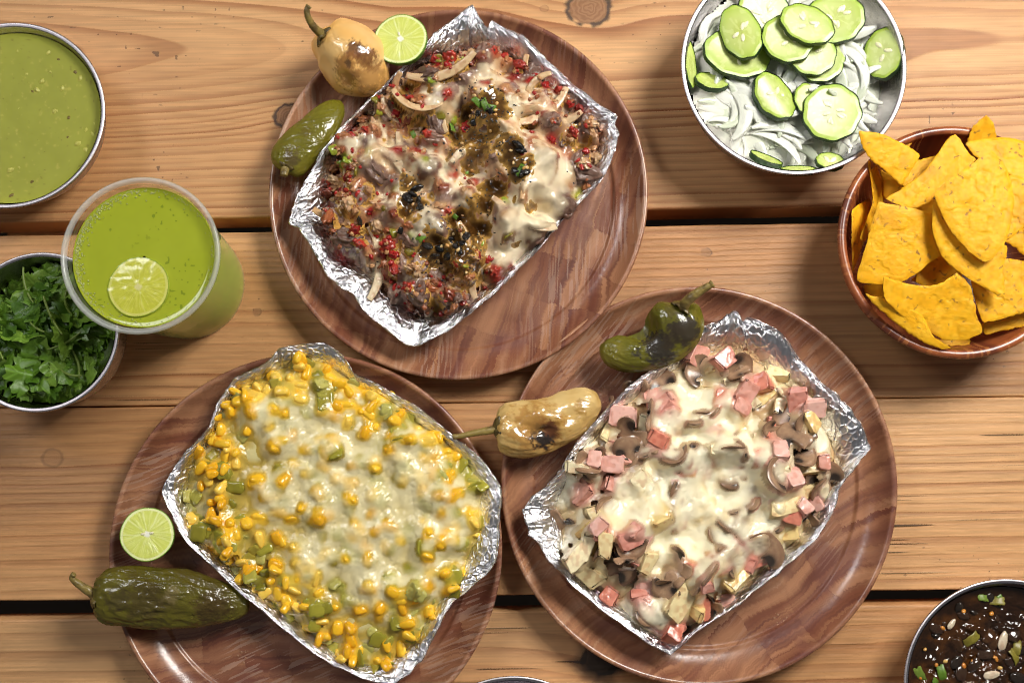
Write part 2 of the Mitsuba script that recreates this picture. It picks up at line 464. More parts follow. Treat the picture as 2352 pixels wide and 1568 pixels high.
def smoothed(p, sigma):
    return ndimage.gaussian_filter1d(p, sigma, axis=0, mode='wrap')


def foil_tray(px, foot, label, rim_z, seed, rough=1.0):
    """A tray folded from foil: outer wall, a thin folded hem, inner wall and floor, all creased."""
    n = 230
    rng = np.random.default_rng(seed)
    rp = loop(px, n)
    rz = rim_z + 0.0035 * (meshkit.fbm(np.stack([np.arange(n) / 9.0, np.zeros(n) + seed, np.zeros(n)], -1), 2, seed) - 0.5) * 2
    rim = at(rp[:, 0], rp[:, 1], rz)
    fp = smoothed(loop(foot, n), 4)
    k0 = int(np.argmin(np.linalg.norm(fp - rp[0], axis=1)))
    fp = np.roll(fp, -k0, axis=0)
    floor_z = PLATE_Z + 0.0012
    base = at(fp[:, 0], fp[:, 1], floor_z + 0.012)
    c = base.mean(0)
    base = c + (base - c) * 0.91
    base[:, 2] = floor_z
    rows = [c * [1, 1, 0] + (base - c * [1, 1, 0]) * [0.02, 0.02, 1], base * 0.5 + np.array([c[0], c[1], floor_z]) * 0.5, base]
    m = 11
    for i in range(1, m + 1):                      # the outer wall, then the hem, then the inner wall on the way down
        s = i / m
        q = base + (rim - base) * [s ** 1.5, s ** 1.5, 1 - (1 - s) ** 1.7]
        rows.append(q)
    inward = (c - rim) * [1, 1, 0]
    inward /= np.linalg.norm(inward, axis=1, keepdims=True)
    rows.append(rim + inward * 0.0006 + [0, 0, 0.0006])
    rows.append(rim + inward * 0.0016 + [0, 0, 0.0001])
    for i in range(m, -1, -1):
        s = i / m
        q = base + (rim - base) * [s ** 1.5, s ** 1.5, 1 - (1 - s) ** 1.7] + inward * (0.0016 if i < m else 0.0019) + [0, 0, 0.0004 if i == 0 else -0.0002]
        rows.append(q)
    rows.append((base * 0.5 + np.array([c[0], c[1], floor_z]) * 0.5) + [0, 0, 0.0004])
    rows.append(c * [1, 1, 0] + (base - c * [1, 1, 0]) * [0.02, 0.02, 1] + [0, 0, 0.0004])
    P = np.stack(rows)                             # creases: the same push for the inner and the outer sheet
    L = len(P)
    push = np.zeros((L, n, 1))
    def facets(rows_, cols):
        """Random heights joined by straight lines: flat facets with sharp folds between them."""
        g = rng.normal(0, 1, (rows_, cols))
        at_ = np.sort(rng.random(cols))
        at_ = (np.arange(cols) + 0.8 * (at_ - at_.mean())) / cols
        x = np.linspace(0, 1, n, endpoint=False)
        u = np.stack([np.interp(x, np.r_[at_ - 1, at_, at_ + 1], np.tile(r, 3)) for r in g])
        y = np.linspace(0, rows_ - 1, m + 2)
        return np.stack([np.interp(y, np.arange(rows_), u[:, c]) for c in range(n)], 1)

    run = np.linalg.norm((rim - base)[:, :2], axis=1)
    wide = np.clip(ndimage.gaussian_filter1d(run, 3, mode='wrap') / 0.026, 0.25, 1.3)
    amp = (1.35 * facets(4, 46) + 0.75 * facets(6, 105) + 0.16 * rng.normal(0, 1, (m + 2, n))) * wide
    for i in range(0, m + 1):
        k = 0.0016 * rough * min(1.0, 0.25 + i / m)
        push[3 + i - 1, :, 0] = amp[i] * k
        push[L - 3 - i, :, 0] = amp[i] * k
    push[3 + m, :, 0] = push[4 + m, :, 0] = amp[m] * 0.0016 * rough
    jitter = rng.normal(0, 0.00018 * rough, (m + 2, n, 3))
    for i in range(1, m + 1):
        P[3 + i - 1] += jitter[i]
        P[L - 3 - i] += jitter[i]
    out = -inward * 0.6 + [0, 0, 0.55]
    P = P + push * out
    P[..., 2] = np.maximum(P[..., 2], floor_z)
    v = P.reshape(-1, 3)
    s = np.linspace(0, 1, n, endpoint=False) * np.linalg.norm(np.diff(np.vstack([rim, rim[:1]]), axis=0), axis=1).sum()
    uv = np.stack([np.tile(s, L), np.repeat(np.linspace(0, 0.11, L), n)], -1)
    f = tri(grid_faces(L, n))
    jj = np.random.default_rng(seed + 1).random(len(f) // 2) < 0.5      # creases run both ways
    q = grid_faces(L, n)
    f = np.vstack([q[jj][:, [0, 1, 2]], q[jj][:, [0, 2, 3]], q[~jj][:, [0, 1, 3]], q[~jj][:, [1, 2, 3]]])
    k = thing('foil_tray', label, 'foil tray', 'foil trays of food on the plates')
    put(k, '', mikit.ply((v, f), 'foil', smooth=False, uv=uv))
    return k


TRAY_A = [(1085, 12), (1112, 52), (1122, 62), (1128, 40), (1162, 62), (1205, 95), (1250, 130), (1292, 166), (1330, 200), (1375, 235), (1419, 268), (1411, 288), (1421, 305), (1409, 350), (1392, 402), (1364, 434),
          (1290, 512), (1220, 592), (1130, 682), (1040, 752), (952, 802), (925, 785), (897, 762), (860, 735), (826, 700), (790, 668), (755, 636), (728, 590), (706, 555), (694, 524), (666, 515), (672, 478), (684, 450),
          (706, 410), (738, 352), (776, 298), (830, 246), (880, 196), (930, 150), (972, 112), (996, 80), (1040, 40)]
FOOD_A = [(1000, 125), (1080, 95), (1170, 105), (1250, 175), (1320, 230), (1388, 300), (1388, 385), (1350, 445), (1284, 515), (1214, 590), (1130, 672), (1060, 730), (1000, 752), (920, 710), (850, 640), (770, 605), (742, 540), (740, 430),
          (770, 320), (840, 240), (920, 175)]
TRAY_C = [(643, 798), (668, 790), (693, 786), (718, 788), (744, 786), (785, 813), (815, 859), (876, 886), (951, 927), (1002, 970), (1068, 1018), (1108, 1056), (1154, 1119), (1156, 1146), (1149, 1180), (1150, 1230), (1141, 1276), (1118, 1321),
          (1075, 1358), (1037, 1387), (1022, 1412), (1000, 1460), (972, 1514), (940, 1545), (906, 1566), (870, 1566), (830, 1557), (764, 1529), (699, 1483), (628, 1428), (577, 1382), (496, 1311), (430, 1246), (400, 1200), (378, 1160),
          (367, 1129), (387, 1089), (420, 1045), (446, 1018), (481, 978), (497, 925), (540, 870), (590, 846), (618, 826)]
FOOD_C = [(548, 872), (620, 838), (690, 806), (750, 812), (800, 858), (900, 902), (1000, 978), (1075, 1040), (1118, 1100), (1118, 1180), (1104, 1250), (1056, 1350), (1010, 1420), (950, 1500), (880, 1548), (800, 1540), (700, 1470), (610, 1396),
          (515, 1318), (440, 1245), (408, 1170), (410, 1085), (462, 1000), (500, 930)]
TRAY_B = [(1685, 711), (1698, 722), (1707, 740), (1716, 727), (1790, 768), (1840, 820), (1886, 870), (1930, 915), (1966, 955), (2000, 1029), (1977, 1052), (1943, 1097), (1926, 1143), (1905, 1190), (1880, 1234), (1830, 1280), (1773, 1324), (1693, 1392),
          (1602, 1449), (1580, 1470), (1540, 1506), (1500, 1483), (1450, 1448), (1398, 1415), (1319, 1347), (1256, 1285), (1228, 1240), (1208, 1228), (1210, 1208), (1197, 1171), (1220, 1140), (1256, 1114), (1296, 1058), (1336, 1001), (1392, 938),
          (1449, 882), (1500, 842), (1580, 785), (1648, 734)]
FOOD_B = [(1500, 858), (1600, 800), (1690, 792), (1760, 822), (1840, 890), (1900, 970), (1938, 1030), (1930, 1110), (1872, 1222), (1780, 1308), (1690, 1386), (1600, 1446), (1530, 1486), (1430, 1425), (1340, 1360), (1290, 1270), (1262, 1180), (1296, 1090),
          (1340, 1005), (1410, 928)]
foil_tray(TRAY_A, FOOD_A, 'crumpled foil tray holding chopped meat and melted cheese, on the top plate', 0.040, 3)
foil_tray(TRAY_C, FOOD_C, 'crumpled foil tray holding corn and green pepper, on the lower left plate', 0.037, 5, 0.9)
foil_tray(TRAY_B, FOOD_B, 'crumpled foil tray holding ham and mushrooms under white cheese, on the lower right plate', 0.038, 9, 1.0)


# ---------------------------------------------------------------- heaps: pieces are dropped one by one on what lies below
class Heap:
    def __init__(self, foot, z_foot, floor, crest, edge=0.03, seed=0, res=0.001, lump=0.002):
        P = at(np.array(foot)[:, 0], np.array(foot)[:, 1], z_foot)[:, :2]
        self.poly = shapely.Polygon(P)
        x0, y0, x1, y1 = self.poly.bounds
        self.res, self.x0, self.y0 = res, x0 - 0.012, y0 - 0.012
        self.nx, self.ny = int((x1 - x0 + 0.024) / res) + 1, int((y1 - y0 + 0.024) / res) + 1
        self.X, self.Y = np.meshgrid(self.x0 + np.arange(self.nx) * res, self.y0 + np.arange(self.ny) * res, indexing='ij')
        self.mask = shapely.contains_xy(self.poly, self.X, self.Y)
        self.dist = ndimage.distance_transform_edt(self.mask) * res
        s = np.clip(self.dist / edge, 0, 1)
        s = s * (2 - s)
        self.H = floor + (crest - floor) * s + lump * 2 * (meshkit.fbm(np.stack([self.X * 60, self.Y * 60, self.X * 0 + seed], -1), 2, seed) - 0.5) * s
        self.H[~self.mask] = floor - 0.004
        self.C = np.zeros((self.nx, self.ny, 3)) + 0.1
        self.pieces = 0

    def cells(self, xy):
        i = np.clip(((xy[:, 0] - self.x0) / self.res + 0.5).astype(int), 0, self.nx - 1)
        j = np.clip(((xy[:, 1] - self.y0) / self.res + 0.5).astype(int), 0, self.ny - 1)
        return i, j

    def base_mesh(self, step=2):
        return self.sheet(self.H - 0.0006, self.mask, step)

    def sheet(self, S, keep, step=1, color=None, lip=0.0):
        s = slice(None, None, step)
        X, Y, Z, K = self.X[s, s], self.Y[s, s], S[s, s], keep[s, s]
        m, n = X.shape
        i, j = np.meshgrid(np.arange(m - 1), np.arange(n - 1), indexing='ij')
        a = i * n + j
        ok = K[:-1, :-1] & K[1:, :-1] & K[:-1, 1:] & K[1:, 1:]
        q = np.stack([a, a + n, a + n + 1, a + 1], -1)[ok]
        used = np.unique(q)
        back = np.full(m * n, -1)
        back[used] = np.arange(len(used))
        v = np.stack([X.ravel(), Y.ravel(), Z.ravel()], -1)[used]
        return (v, tri(back[q])), (None if color is None else color[s, s].reshape(-1, 3)[used])

    def drop(self, v, f, x, y, R, color, sink=0.0008, pct=65, s=1.0):
        w = (np.asarray(v) * s) @ np.asarray(R).T
        w = np.vstack([w, w[f].mean(1)])
        i, j = self.cells(w[:, :2] + [x, y])
        low = w[:, 2] <= np.median(w[:, 2])
        z = np.percentile(self.H[i[low], j[low]] - w[low, 2], pct) - sink
        top = z + w[:, 2]
        np.maximum.at(self.H, (i, j), top)
        hit = self.H[i, j] <= top + 1e-9
        self.C[i[hit], j[hit]] = color
        return np.array([x, y, z])

    def spot(self, rng, margin=0.004, weight=None):
        while True:
            i, j = rng.integers(0, self.nx), rng.integers(0, self.ny)
            if self.dist[i, j] > margin and (weight is None or rng.random() < weight(self.X[i, j], self.Y[i, j], self.dist[i, j])):
                return self.X[i, j] + rng.uniform(-.5, .5) * self.res, self.Y[i, j] + rng.uniform(-.5, .5) * self.res

    def drape(self, thick, cheese, tau, blur=1.6, bumps=0.0004, seed=0, step=1, margin=0.0, sink=-0.004, smooth=2.2):
        """A sheet of melted cheese of the given local thickness over the pieces; where it is thin their colour shows through it."""
        H = ndimage.grey_closing(self.H, (5, 5))
        H = ndimage.grey_dilation(H, (3, 3))
        S = ndimage.gaussian_filter(H, smooth)
        n1 = meshkit.fbm(np.stack([self.X * 260, self.Y * 260, self.X * 0 + seed], -1), 3, seed) - 0.5
        n2 = meshkit.fbm(np.stack([self.X * 900, self.Y * 900, self.X * 0 + seed + 4], -1), 2, seed) - 0.5
        pits = np.clip((meshkit.fbm(np.stack([self.X * 430, self.Y * 430, self.X * 0 + seed + 9], -1), 2, seed + 1) - 0.70) * 9, 0, 1)
        S = S + thick + bumps * 2 * n1 + bumps * 0.5 * n2 - 0.0007 * pits * (thick > 0)
        depth = np.clip(ndimage.gaussian_filter(S - H, 0.8), 0, None)
        show = np.exp(-depth / tau)[..., None]
        C = ndimage.gaussian_filter(self.C, (blur, blur, 0))
        ch = np.asarray(cheese) * (1 + 0.05 * n1[..., None] * 2)
        col = np.clip(ch * (1 - show) + C * show, 0.01, 0.9)
        keep = self.mask & (self.dist > margin) & (thick > sink)
        self.S = S
        return self.sheet(S, keep, step, col)


def at2(px, py, z=0.042):
    return at(px, py, z)[:2]


def near(H, pts, soft=0.5, z=0.042):
    """1 inside any of the round patches (px, py, radius px), falling to 0 outside."""
    out = np.zeros_like(H.X)
    for px, py, r in pts:
        c = at(px, py, z)
        R = r * pxm(px, py, z)
        d = np.hypot(H.X - c[0], H.Y - c[1]) / R
        out = np.maximum(out, np.clip((1 + soft - d) / (2 * soft), 0, 1))
    return out


def scatter(parent, name, H, rng, count, shapes, colors, bsdf, weight=None, margin=0.004, tilt=0.5, size=(0.85, 1.15), sink=0.0008, spots=None, z=0.04, yaw=None, pct=65):
    """Drops count pieces, each an entry of its own; shapes is a list of (v, f), one ply per shape and colour."""
    plies = {}
    for i in range(count):
        a, b = int(rng.integers(len(shapes))), int(rng.integers(len(colors)))
        if (a, b) not in plies:
            plies[a, b] = piece(shapes[a], bsdf, colors[b], 0.16, 350, a, len(shapes[a][0]) > 40)
        x, y = at(spots[i][0], spots[i][1], z)[:2] if spots is not None else H.spot(rng, margin, weight)
        R = rot(rng.uniform(0, 2 * math.pi) if yaw is None else yaw, rng.normal(0, tilt), rng.normal(0, tilt))
        s = rng.uniform(*size) * (spots[i][2] if spots is not None and len(spots[i]) > 2 else 1.0)
        t = H.drop(shapes[a][0], shapes[a][1], x, y, R, colors[b], sink, s=s, pct=pct)
        put(parent, name, placed(plies[a, b], R, t, s))


def square_sheet(w, h, thick, bend, seed, n=20, rings=3, rag=0.12):
    rng = np.random.default_rng(seed)
    a = np.linspace(0, 2 * np.pi, n, endpoint=False)
    k = 1 / np.maximum(np.abs(np.cos(a)), np.abs(np.sin(a))) ** 0.85
    o = np.stack([np.cos(a) * k * w / 2, np.sin(a) * k * h / 2], -1) * (1 + rag * rng.normal(0, 0.5, (n, 1)))
    v, f, uv = slab(o, thick, lambda x, y: -bend * x * x / max(w, 1e-4) + 0.12 * bend * y, rings)
    return v, f


# ---------------------------------------------------------------- corn and green pepper
finish('wet_even', 0.2, color=pal_even)
rc = np.random.default_rng(21)
corn = thing('corn_casserole', 'corn kernels and chopped green pepper under thin melted cheese in the lower left foil tray', 'corn dish')
HC = Heap(FOOD_C, 0.034, 0.021, 0.034, 0.030, 2)
(mv, mf), _ = HC.base_mesh()
put(corn, 'sauce', mikit.ply((mv, mf), 'wet_food_vc', smooth=True, color=tint(mv, [0.42, 0.30, 0.06], 0.3, 200, 3, [0.55, 0.48, 0.22])))
HC.C[:] = [0.42, 0.30, 0.06]
PEP = [square_sheet(RND.uniform(.008, .014), RND.uniform(.008, .012), RND.uniform(.0015, .0026), RND.uniform(-.25, .45), 40 + i) for i in range(9)]
PEPC = [[0.310, 0.275, 0.030], [0.370, 0.330, 0.055], [0.235, 0.205, 0.022], [0.430, 0.390, 0.100], [0.340, 0.270, 0.035]]
KER = [blob(.0056 * k, .0043 * w, .0031, 2, 0.07, 1.2, 60 + i, power=0.72, taper=t) for i, (k, w, t) in enumerate([(1, 1, .35), (.95, 1.05, .15), (1.12, .9, .45), (.9, .95, .3), (1.02, 1.1, .5)])]
KERC = [[0.810, 0.450, 0.018], [0.830, 0.490, 0.030], [0.770, 0.390, 0.013], [0.840, 0.550, 0.080]]
edgy = lambda x, y, d: 1.0 if d < 0.035 else 0.55   # noqa: E731
for k in range(5):
    scatter(corn, 'pepper_piece', HC, rc, 40, PEP, PEPC, 'wet_even', edgy, 0.003, 0.42)
    scatter(corn, 'corn_kernel', HC, rc, 58, KER, KERC, 'wet_even', edgy, 0.003, 0.5)
cov = near(HC, [(760, 1090, 160), (880, 1200, 170), (690, 1000, 100), (940, 1080, 90), (850, 1320, 90), (640, 1130, 80), (1010, 1170, 90), (730, 1270, 80), (600, 960, 50), (1030, 1240, 50)], 0.6)
nz = meshkit.fbm(np.stack([HC.X * 75, HC.Y * 75, HC.X * 0], -1), 3, 5) - 0.5
(cv, cf), cc = HC.drape(-0.0034 + 0.0062 * cov + 0.0042 * nz, [0.840, 0.760, 0.480], 0.0040, seed=3, smooth=3.8, blur=2.0, bumps=0.0004)
put(corn, 'cheese', mikit.ply((cv, cf), 'wet_food_vc', smooth=True, color=cc))

# ---------------------------------------------------------------- chopped meat
rm = np.random.default_rng(31)
meat = thing('meat_casserole', 'chopped grey and red meat with onion, cheese and dark salsa in the top foil tray', 'meat dish')
HA = Heap(FOOD_A, 0.035, 0.022, 0.034, 0.028, 6)
(mv, mf), _ = HA.base_mesh()
put(meat, 'sauce', mikit.ply((mv, mf), 'wet_food_vc', smooth=True, color=tint(mv, [0.16, 0.05, 0.025], 0.4, 200, 3, [0.35, 0.16, 0.08])))
HA.C[:] = [0.2, 0.08, 0.04]
CHUNK = [blob(RND.uniform(.0068, .0105), RND.uniform(.0052, .0072), RND.uniform(.0045, .006), 3, 0.55, 2.3, 80 + i, power=0.75) for i in range(7)]


def meat_bump(p, n, uv):
    return 0.0011 * fbm(p.x * 300, p.y * 300, p.z * 300, 3) + 0.0003 * noise(p.x * 1300, p.y * 500, p.z * 900)


finish('meat_grain', 0.36, bump=meat_bump)
FRIED = [blob(RND.uniform(.0030, .0062), RND.uniform(.0024, .0040), RND.uniform(.0018, .0026), 2, 1.1, 3.0, 120 + i) for i in range(6)]
FRIEDC = [[0.42, 0.20, 0.085], [0.46, 0.27, 0.13], [0.33, 0.13, 0.05], [0.50, 0.33, 0.18]]
CHUNKC = [[0.215, 0.130, 0.095], [0.165, 0.100, 0.074], [0.275, 0.175, 0.130], [0.130, 0.074, 0.052], [0.24, 0.145, 0.105]]
CRUMB = [blob(RND.uniform(.0026, .0052), RND.uniform(.0022, .0036), RND.uniform(.0018, .0028), 2, 1.0, 3.2, 100 + i) for i in range(10)]
CRUMBC = [[0.340, 0.020, 0.016], [0.390, 0.040, 0.022], [0.230, 0.018, 0.012], [0.300, 0.030, 0.018], [0.310, 0.095, 0.035], [0.400, 0.180, 0.080], [0.190, 0.045, 0.022]]
BIT = [square_sheet(RND.uniform(.006, .010), RND.uniform(.005, .008), .002, RND.uniform(-.3, .5), 140 + i, 14) for i in range(4)]


def ribbon(n, length, width, thick, curl, seed):
    rng = np.random.default_rng(seed)
    a = np.linspace(-curl / 2, curl / 2, n)
    R = length / max(curl, 0.2)
    p = np.stack([R * np.sin(a), R * (np.cos(a) - 1), 0.002 * np.sin(a * 2.2 + rng.uniform(0, 6))], -1)
    p -= p.mean(0)
    w = width / 2 * (0.55 + 0.45 * np.sin(np.linspace(0.15, np.pi - 0.15, n)))
    return tube(p, w, thick / 2, 8, up=(0, 0.25 * math.sin(seed), 1))


ONI = [ribbon(18, RND.uniform(.026, .060), RND.uniform(.0055, .0085), .0010, RND.uniform(0.9, 3.2), 160 + i) for i in range(8)]
ONIC = [[0.560, 0.390, 0.210], [0.600, 0.440, 0.260], [0.500, 0.300, 0.140], [0.62, 0.50, 0.32]]
for k in range(3):
    scatter(meat, 'meat_chunk', HA, rm, 46, CHUNK, CHUNKC, 'meat_grain', None, 0.007, 0.5, (0.8, 1.25))
    scatter(meat, 'red_meat_crumb', HA, rm, 99, CRUMB, CRUMBC, 'wet_food', None, 0.003, 0.8, (0.8, 1.5), sink=0.0002)
    scatter(meat, 'fried_crumb', HA, rm, 80, FRIED, FRIEDC, 'wet_food', None, 0.004, 0.6, (0.55, 1.15))
    scatter(meat, 'onion_strip', HA, rm, 12, ONI, ONIC, 'wet_food', None, 0.012, 0.25, (0.8, 1.2))
scatter(meat, 'pepper_piece', HA, rm, 26, BIT, [[0.30, 0.32, 0.03], [0.24, 0.30, 0.03], [0.20, 0.17, 0.02]], 'wet_food', None, 0.006, 0.5)
covA = near(HA, [(1235, 480, 74), (1170, 560, 66), (1270, 400, 55), (1120, 200, 60), (1010, 240, 48), (1180, 300, 90), (880, 350, 58), (960, 420, 60), (1060, 400, 90), (1230, 240, 50), (940, 480, 60), (1200, 390, 70), (820, 330, 35), (1100, 480, 70), (990, 540, 50), (855, 610, 30), (870, 690, 26)], 0.5)
nz = meshkit.fbm(np.stack([HA.X * 95, HA.Y * 95, HA.X * 0], -1), 3, 15) - 0.5
pool_A = near(HA, [(1240, 470, 58), (1180, 555, 52), (1275, 395, 40), (1205, 510, 50)], 0.4)
toast = np.clip((meshkit.fbm(np.stack([HA.X * 120, HA.Y * 120, HA.X * 0 + 3], -1), 3, 44) - 0.50) * 6, 0, 1)[..., None] * (1 - pool_A[..., None])
(cv, cf), cc = HA.drape(-0.0040 + 0.0062 * covA + 0.0022 * pool_A + 0.0058 * nz * (1 - 0.45 * pool_A), np.array([0.800, 0.690, 0.470]) * (1 - 0.6 * toast) + np.array([0.600, 0.330, 0.130]) * 0.6 * toast, 0.0024, seed=13, smooth=2.6, blur=1.6, bumps=0.0005)
put(meat, 'cheese', mikit.ply((cv, cf), 'wet_food_vc', smooth=True, color=cc))
cheeseA = np.maximum(HA.S, ndimage.grey_closing(HA.H, (5, 5)))
HA.H = np.maximum(HA.H, HA.S)
HA.C[HA.S >= HA.H - 1e-9] = [0.70, 0.58, 0.34]
scatter(meat, 'onion_strip', HA, rm, 6, ONI, ONIC, 'wet_food', None, 0.012, 0.2, (1.0, 1.4),
        spots=[(1020, 185, 1.0), (960, 255, 1.0), (1230, 205, 1.0), (1245, 265, 1.0), (865, 605, .9), (1095, 640, .9)])
# the rest of the red crumbs, past what can be picked apart
tiny, bare = [], near(HA, [(1240, 470, 80), (1180, 555, 75), (1275, 395, 60), (1205, 510, 75), (1300, 440, 50), (1120, 200, 60), (880, 350, 50)], 0.3)
for k in range(270):
    x, y = HA.spot(rm, 0.004, lambda x, y, d: (1.0 if d < 0.035 else 0.12) * (1 - float(bare[HA.cells(np.array([[x, y]]))[0][0], HA.cells(np.array([[x, y]]))[1][0]])))
    i, j = HA.cells(np.array([[x, y]]))
    b = CRUMB[k % len(CRUMB)]
    tiny.append(((b[0] * rm.uniform(.32, .6)) @ rot(rm.uniform(0, 6.28), rm.normal(0, .6)).T + [x, y, HA.H[i[0], j[0]] + 0.0002], b[1]))
for c_, lo in (([0.36, 0.024, 0.017], 0), ([0.27, 0.085, 0.034], 1), ([0.47, 0.25, 0.11], 2)):
    part = trimesh.util.concatenate([trimesh.Trimesh(v_, f_, process=False) for v_, f_ in tiny[lo::3]])
    put(meat, ('fine_red_crumbs', 'fine_brown_crumbs', 'fine_golden_crumbs')[lo], piece((np.array(part.vertices), np.array(part.faces)), 'wet_food', c_), kind='stuff')
# dark salsa: a thin sauce over part of the cheese, then its black, green and pale bits
covS = near(HA, [(1115, 268, 56), (1085, 345, 48), (1130, 440, 32), (1190, 405, 32), (950, 480, 36), (940, 425, 22), (1080, 530, 48), (1000, 580, 42), (1060, 590, 40), (1165, 360, 30), (1100, 480, 30)], 0.5)
nz = meshkit.fbm(np.stack([HA.X * 130, HA.Y * 130, HA.X * 0], -1), 3, 25) - 0.5
tS = -0.0015 + 0.0029 * covS + 0.0034 * nz
S2 = ndimage.gaussian_filter(HA.H, 1.6) + tS
d2 = np.clip(S2 - HA.H, 0, None)[..., None]
k2 = np.exp(-d2 / 0.0006)
col2 = np.clip(np.array([0.060, 0.024, 0.005]) * (1 - k2) + np.array([0.52, 0.29, 0.07]) * k2, 0.004, 0.9)
(sv, sf), sc = HA.sheet(S2, HA.mask & (tS > -0.0022) & (HA.dist > 0.01), 1, col2)
put(meat, 'dark_salsa', mikit.ply((sv, sf), 'syrup_vc', smooth=True, color=sc), 'dark brown salsa spooned over the melted cheese')
HA.H = np.maximum(HA.H, S2)
CHAR = [blob(RND.uniform(.0020, .0042), RND.uniform(.0018, .0032), RND.uniform(.0014, .0022), 2, 0.5, 2.4, 200 + i) for i in range(5)]
scatter(meat, 'black_char_piece', HA, rm, 27, CHAR, [[0.012, 0.012, 0.012], [0.02, 0.017, 0.014]], 'wet_food', None, tilt=0.8, size=(0.9, 1.4),
        spots=[(952, 455), (938, 460), (965, 470), (1060, 595, 1.2), (1040, 562), (1015, 580), (985, 575), (1195, 370, 1.5), (1120, 270), (1100, 285), (1198, 425), (1185, 415), (830, 517), (1075, 560), (925, 540), (960, 440), (945, 470), (1050, 580), (1000, 595), (1130, 280), (1112, 258), (1090, 300), (1205, 418), (1190, 362), (1030, 600), (1065, 575), (970, 490)])
LEAFB = [square_sheet(.009, .0045, .0007, .5, 220 + i, 16) for i in range(3)]
scatter(meat, 'green_herb_leaf', HA, rm, 9, LEAFB, [[0.085, 0.17, 0.015], [0.13, 0.23, 0.03]], 'leaf', None, tilt=0.3, size=(0.8, 1.3),
        spots=[(1115, 268), (1128, 275), (1040, 295, 1.3), (950, 310), (1195, 415), (1070, 400, .6), (1045, 505, .7), (975, 555), (1100, 262)])
SEED = [blob(.0017, .0013, .0009, 1, 0.1, 1, 230)]
scatter(meat, 'chilli_seed', HA, rm, 40, SEED, [[0.55, 0.32, 0.09], [0.60, 0.42, 0.18]], 'wet_food', lambda x, y, d: float(covS[HA.cells(np.array([[x, y]]))[0][0], HA.cells(np.array([[x, y]]))[1][0]]), tilt=0.4)
FLECK = [blob(.0008, .0005, .0004, 1, 0.3, 1, 231), blob(.0011, .0006, .0004, 1, 0.3, 1, 232)]
fl = []
for k in range(320):
    x, y = HA.spot(rm, 0.012, lambda x, y, d: 0.04 + float(covS[HA.cells(np.array([[x, y]]))[0][0], HA.cells(np.array([[x, y]]))[1][0]]))
    i, j = HA.cells(np.array([[x, y]]))
    w = FLECK[k % 2][0] @ rot(rm.uniform(0, 6.28)).T * rm.uniform(0.6, 1.3) + [x, y, HA.H[i[0], j[0]] + 0.0001]
    fl.append(trimesh.Trimesh(w, FLECK[0][1], process=False))
fl = trimesh.util.concatenate(fl)
put(meat, 'black_flecks', piece((np.array(fl.vertices), np.array(fl.faces)), 'moist_food', [0.02, 0.018, 0.016], 0.1), kind='stuff')

# ---------------------------------------------------------------- ham, mushroom and pineapple
rh = np.random.default_rng(41)
ham = thing('ham_casserole', 'ham cubes, mushroom slices and pale chunks under thick white cheese in a foil tray', 'ham dish')
HB = Heap(FOOD_B, 0.034, 0.021, 0.034, 0.028, 9)
(mv, mf), _ = HB.base_mesh()
put(ham, 'sauce', mikit.ply((mv, mf), 'wet_food_vc', smooth=True, color=tint(mv, [0.44, 0.28, 0.13], 0.3, 200, 3, [0.62, 0.50, 0.28])))
HB.C[:] = [0.5, 0.38, 0.2]
CUBE = [cut_block(RND.uniform(.0056, .0084), RND.uniform(.0048, .0066), RND.uniform(.0038, .0050), 300 + i) for i in range(9)]
CUBEC = [[0.660, 0.330, 0.255], [0.620, 0.265, 0.200], [0.690, 0.400, 0.325], [0.590, 0.205, 0.135]]
PINE = [cut_block(RND.uniform(.0070, .0105), RND.uniform(.0044, .0062), RND.uniform(.0040, .0052), 320 + i, 0.10, 0.16, RND.uniform(0, .4)) for i in range(9)]
PINEC = [[0.750, 0.610, 0.320], [0.780, 0.680, 0.430], [0.730, 0.540, 0.220]]


def mushroom(seed, s=1.0):
    """The outline of a cut mushroom: cap with rolled-in edges, dark gills beside the stem. Returns (v, f, uv)."""
    rng = np.random.default_rng(seed)
    o = np.array([(-.011, -.001), (-.0105, .003), (-.008, .007), (-.004, .0095), (0, .0102), (.004, .0095), (.008, .007), (.0105, .003), (.011, -.001), (.0092, -.0028), (.0068, -.0012), (.004, -.0005), (.0036, -.005), (.0044, -.0095), (.0018, -.0112),
                  (-.0018, -.0112), (-.0044, -.0095), (-.0036, -.005), (-.004, -.0005), (-.0068, -.0012), (-.0092, -.0028)])
    o = o * s * (1 + rng.normal(0, 0.04, o.shape))
    p = smooth_line(np.vstack([o, o[:1]]), 43)[:-1]
    ben = rng.uniform(-40, 45)
    v, f, uv = slab(p, 0.0024, lambda x, y: ben * x * x + 5 * rng.uniform(-1, 1) * x * y, 5)
    return v, f, uv / s / 0.011


MUSH = [mushroom(340 + i, s) for i, s in enumerate((1.0, 1.15, 0.85, 1.3, 1.0))]


def mushroom_color(p, n, uv):
    gx, gy = (dr.abs(uv.x) - 0.56) / 0.32, (uv.y + 0.02) / 0.30
    gill = dr.exp(-gx * gx - gy * gy)
    skin = smoothstep(0.78, 0.92, dr.sqrt(uv.x * uv.x + uv.y * uv.y * 1.1)) * smoothstep(-0.05, 0.1, uv.y)
    c = mix([0.430, 0.275, 0.165], [0.230, 0.125, 0.072], fbm(p.x * 260, p.y * 260, p.z * 260))
    c = mix(c, [0.200, 0.105, 0.055], skin * 0.6)
    return mix(c, [0.024, 0.020, 0.018], dr.minimum(gill * 1.5, 0.95))


scene['mushroom'] = two({'type': 'principled', 'base_color': proc(mushroom_color), 'roughness': 0.26, 'specular': 0.5})
MUSHP = [mikit.ply((m[0], m[1]), 'mushroom', smooth=True, uv=m[2]) for m in MUSH]


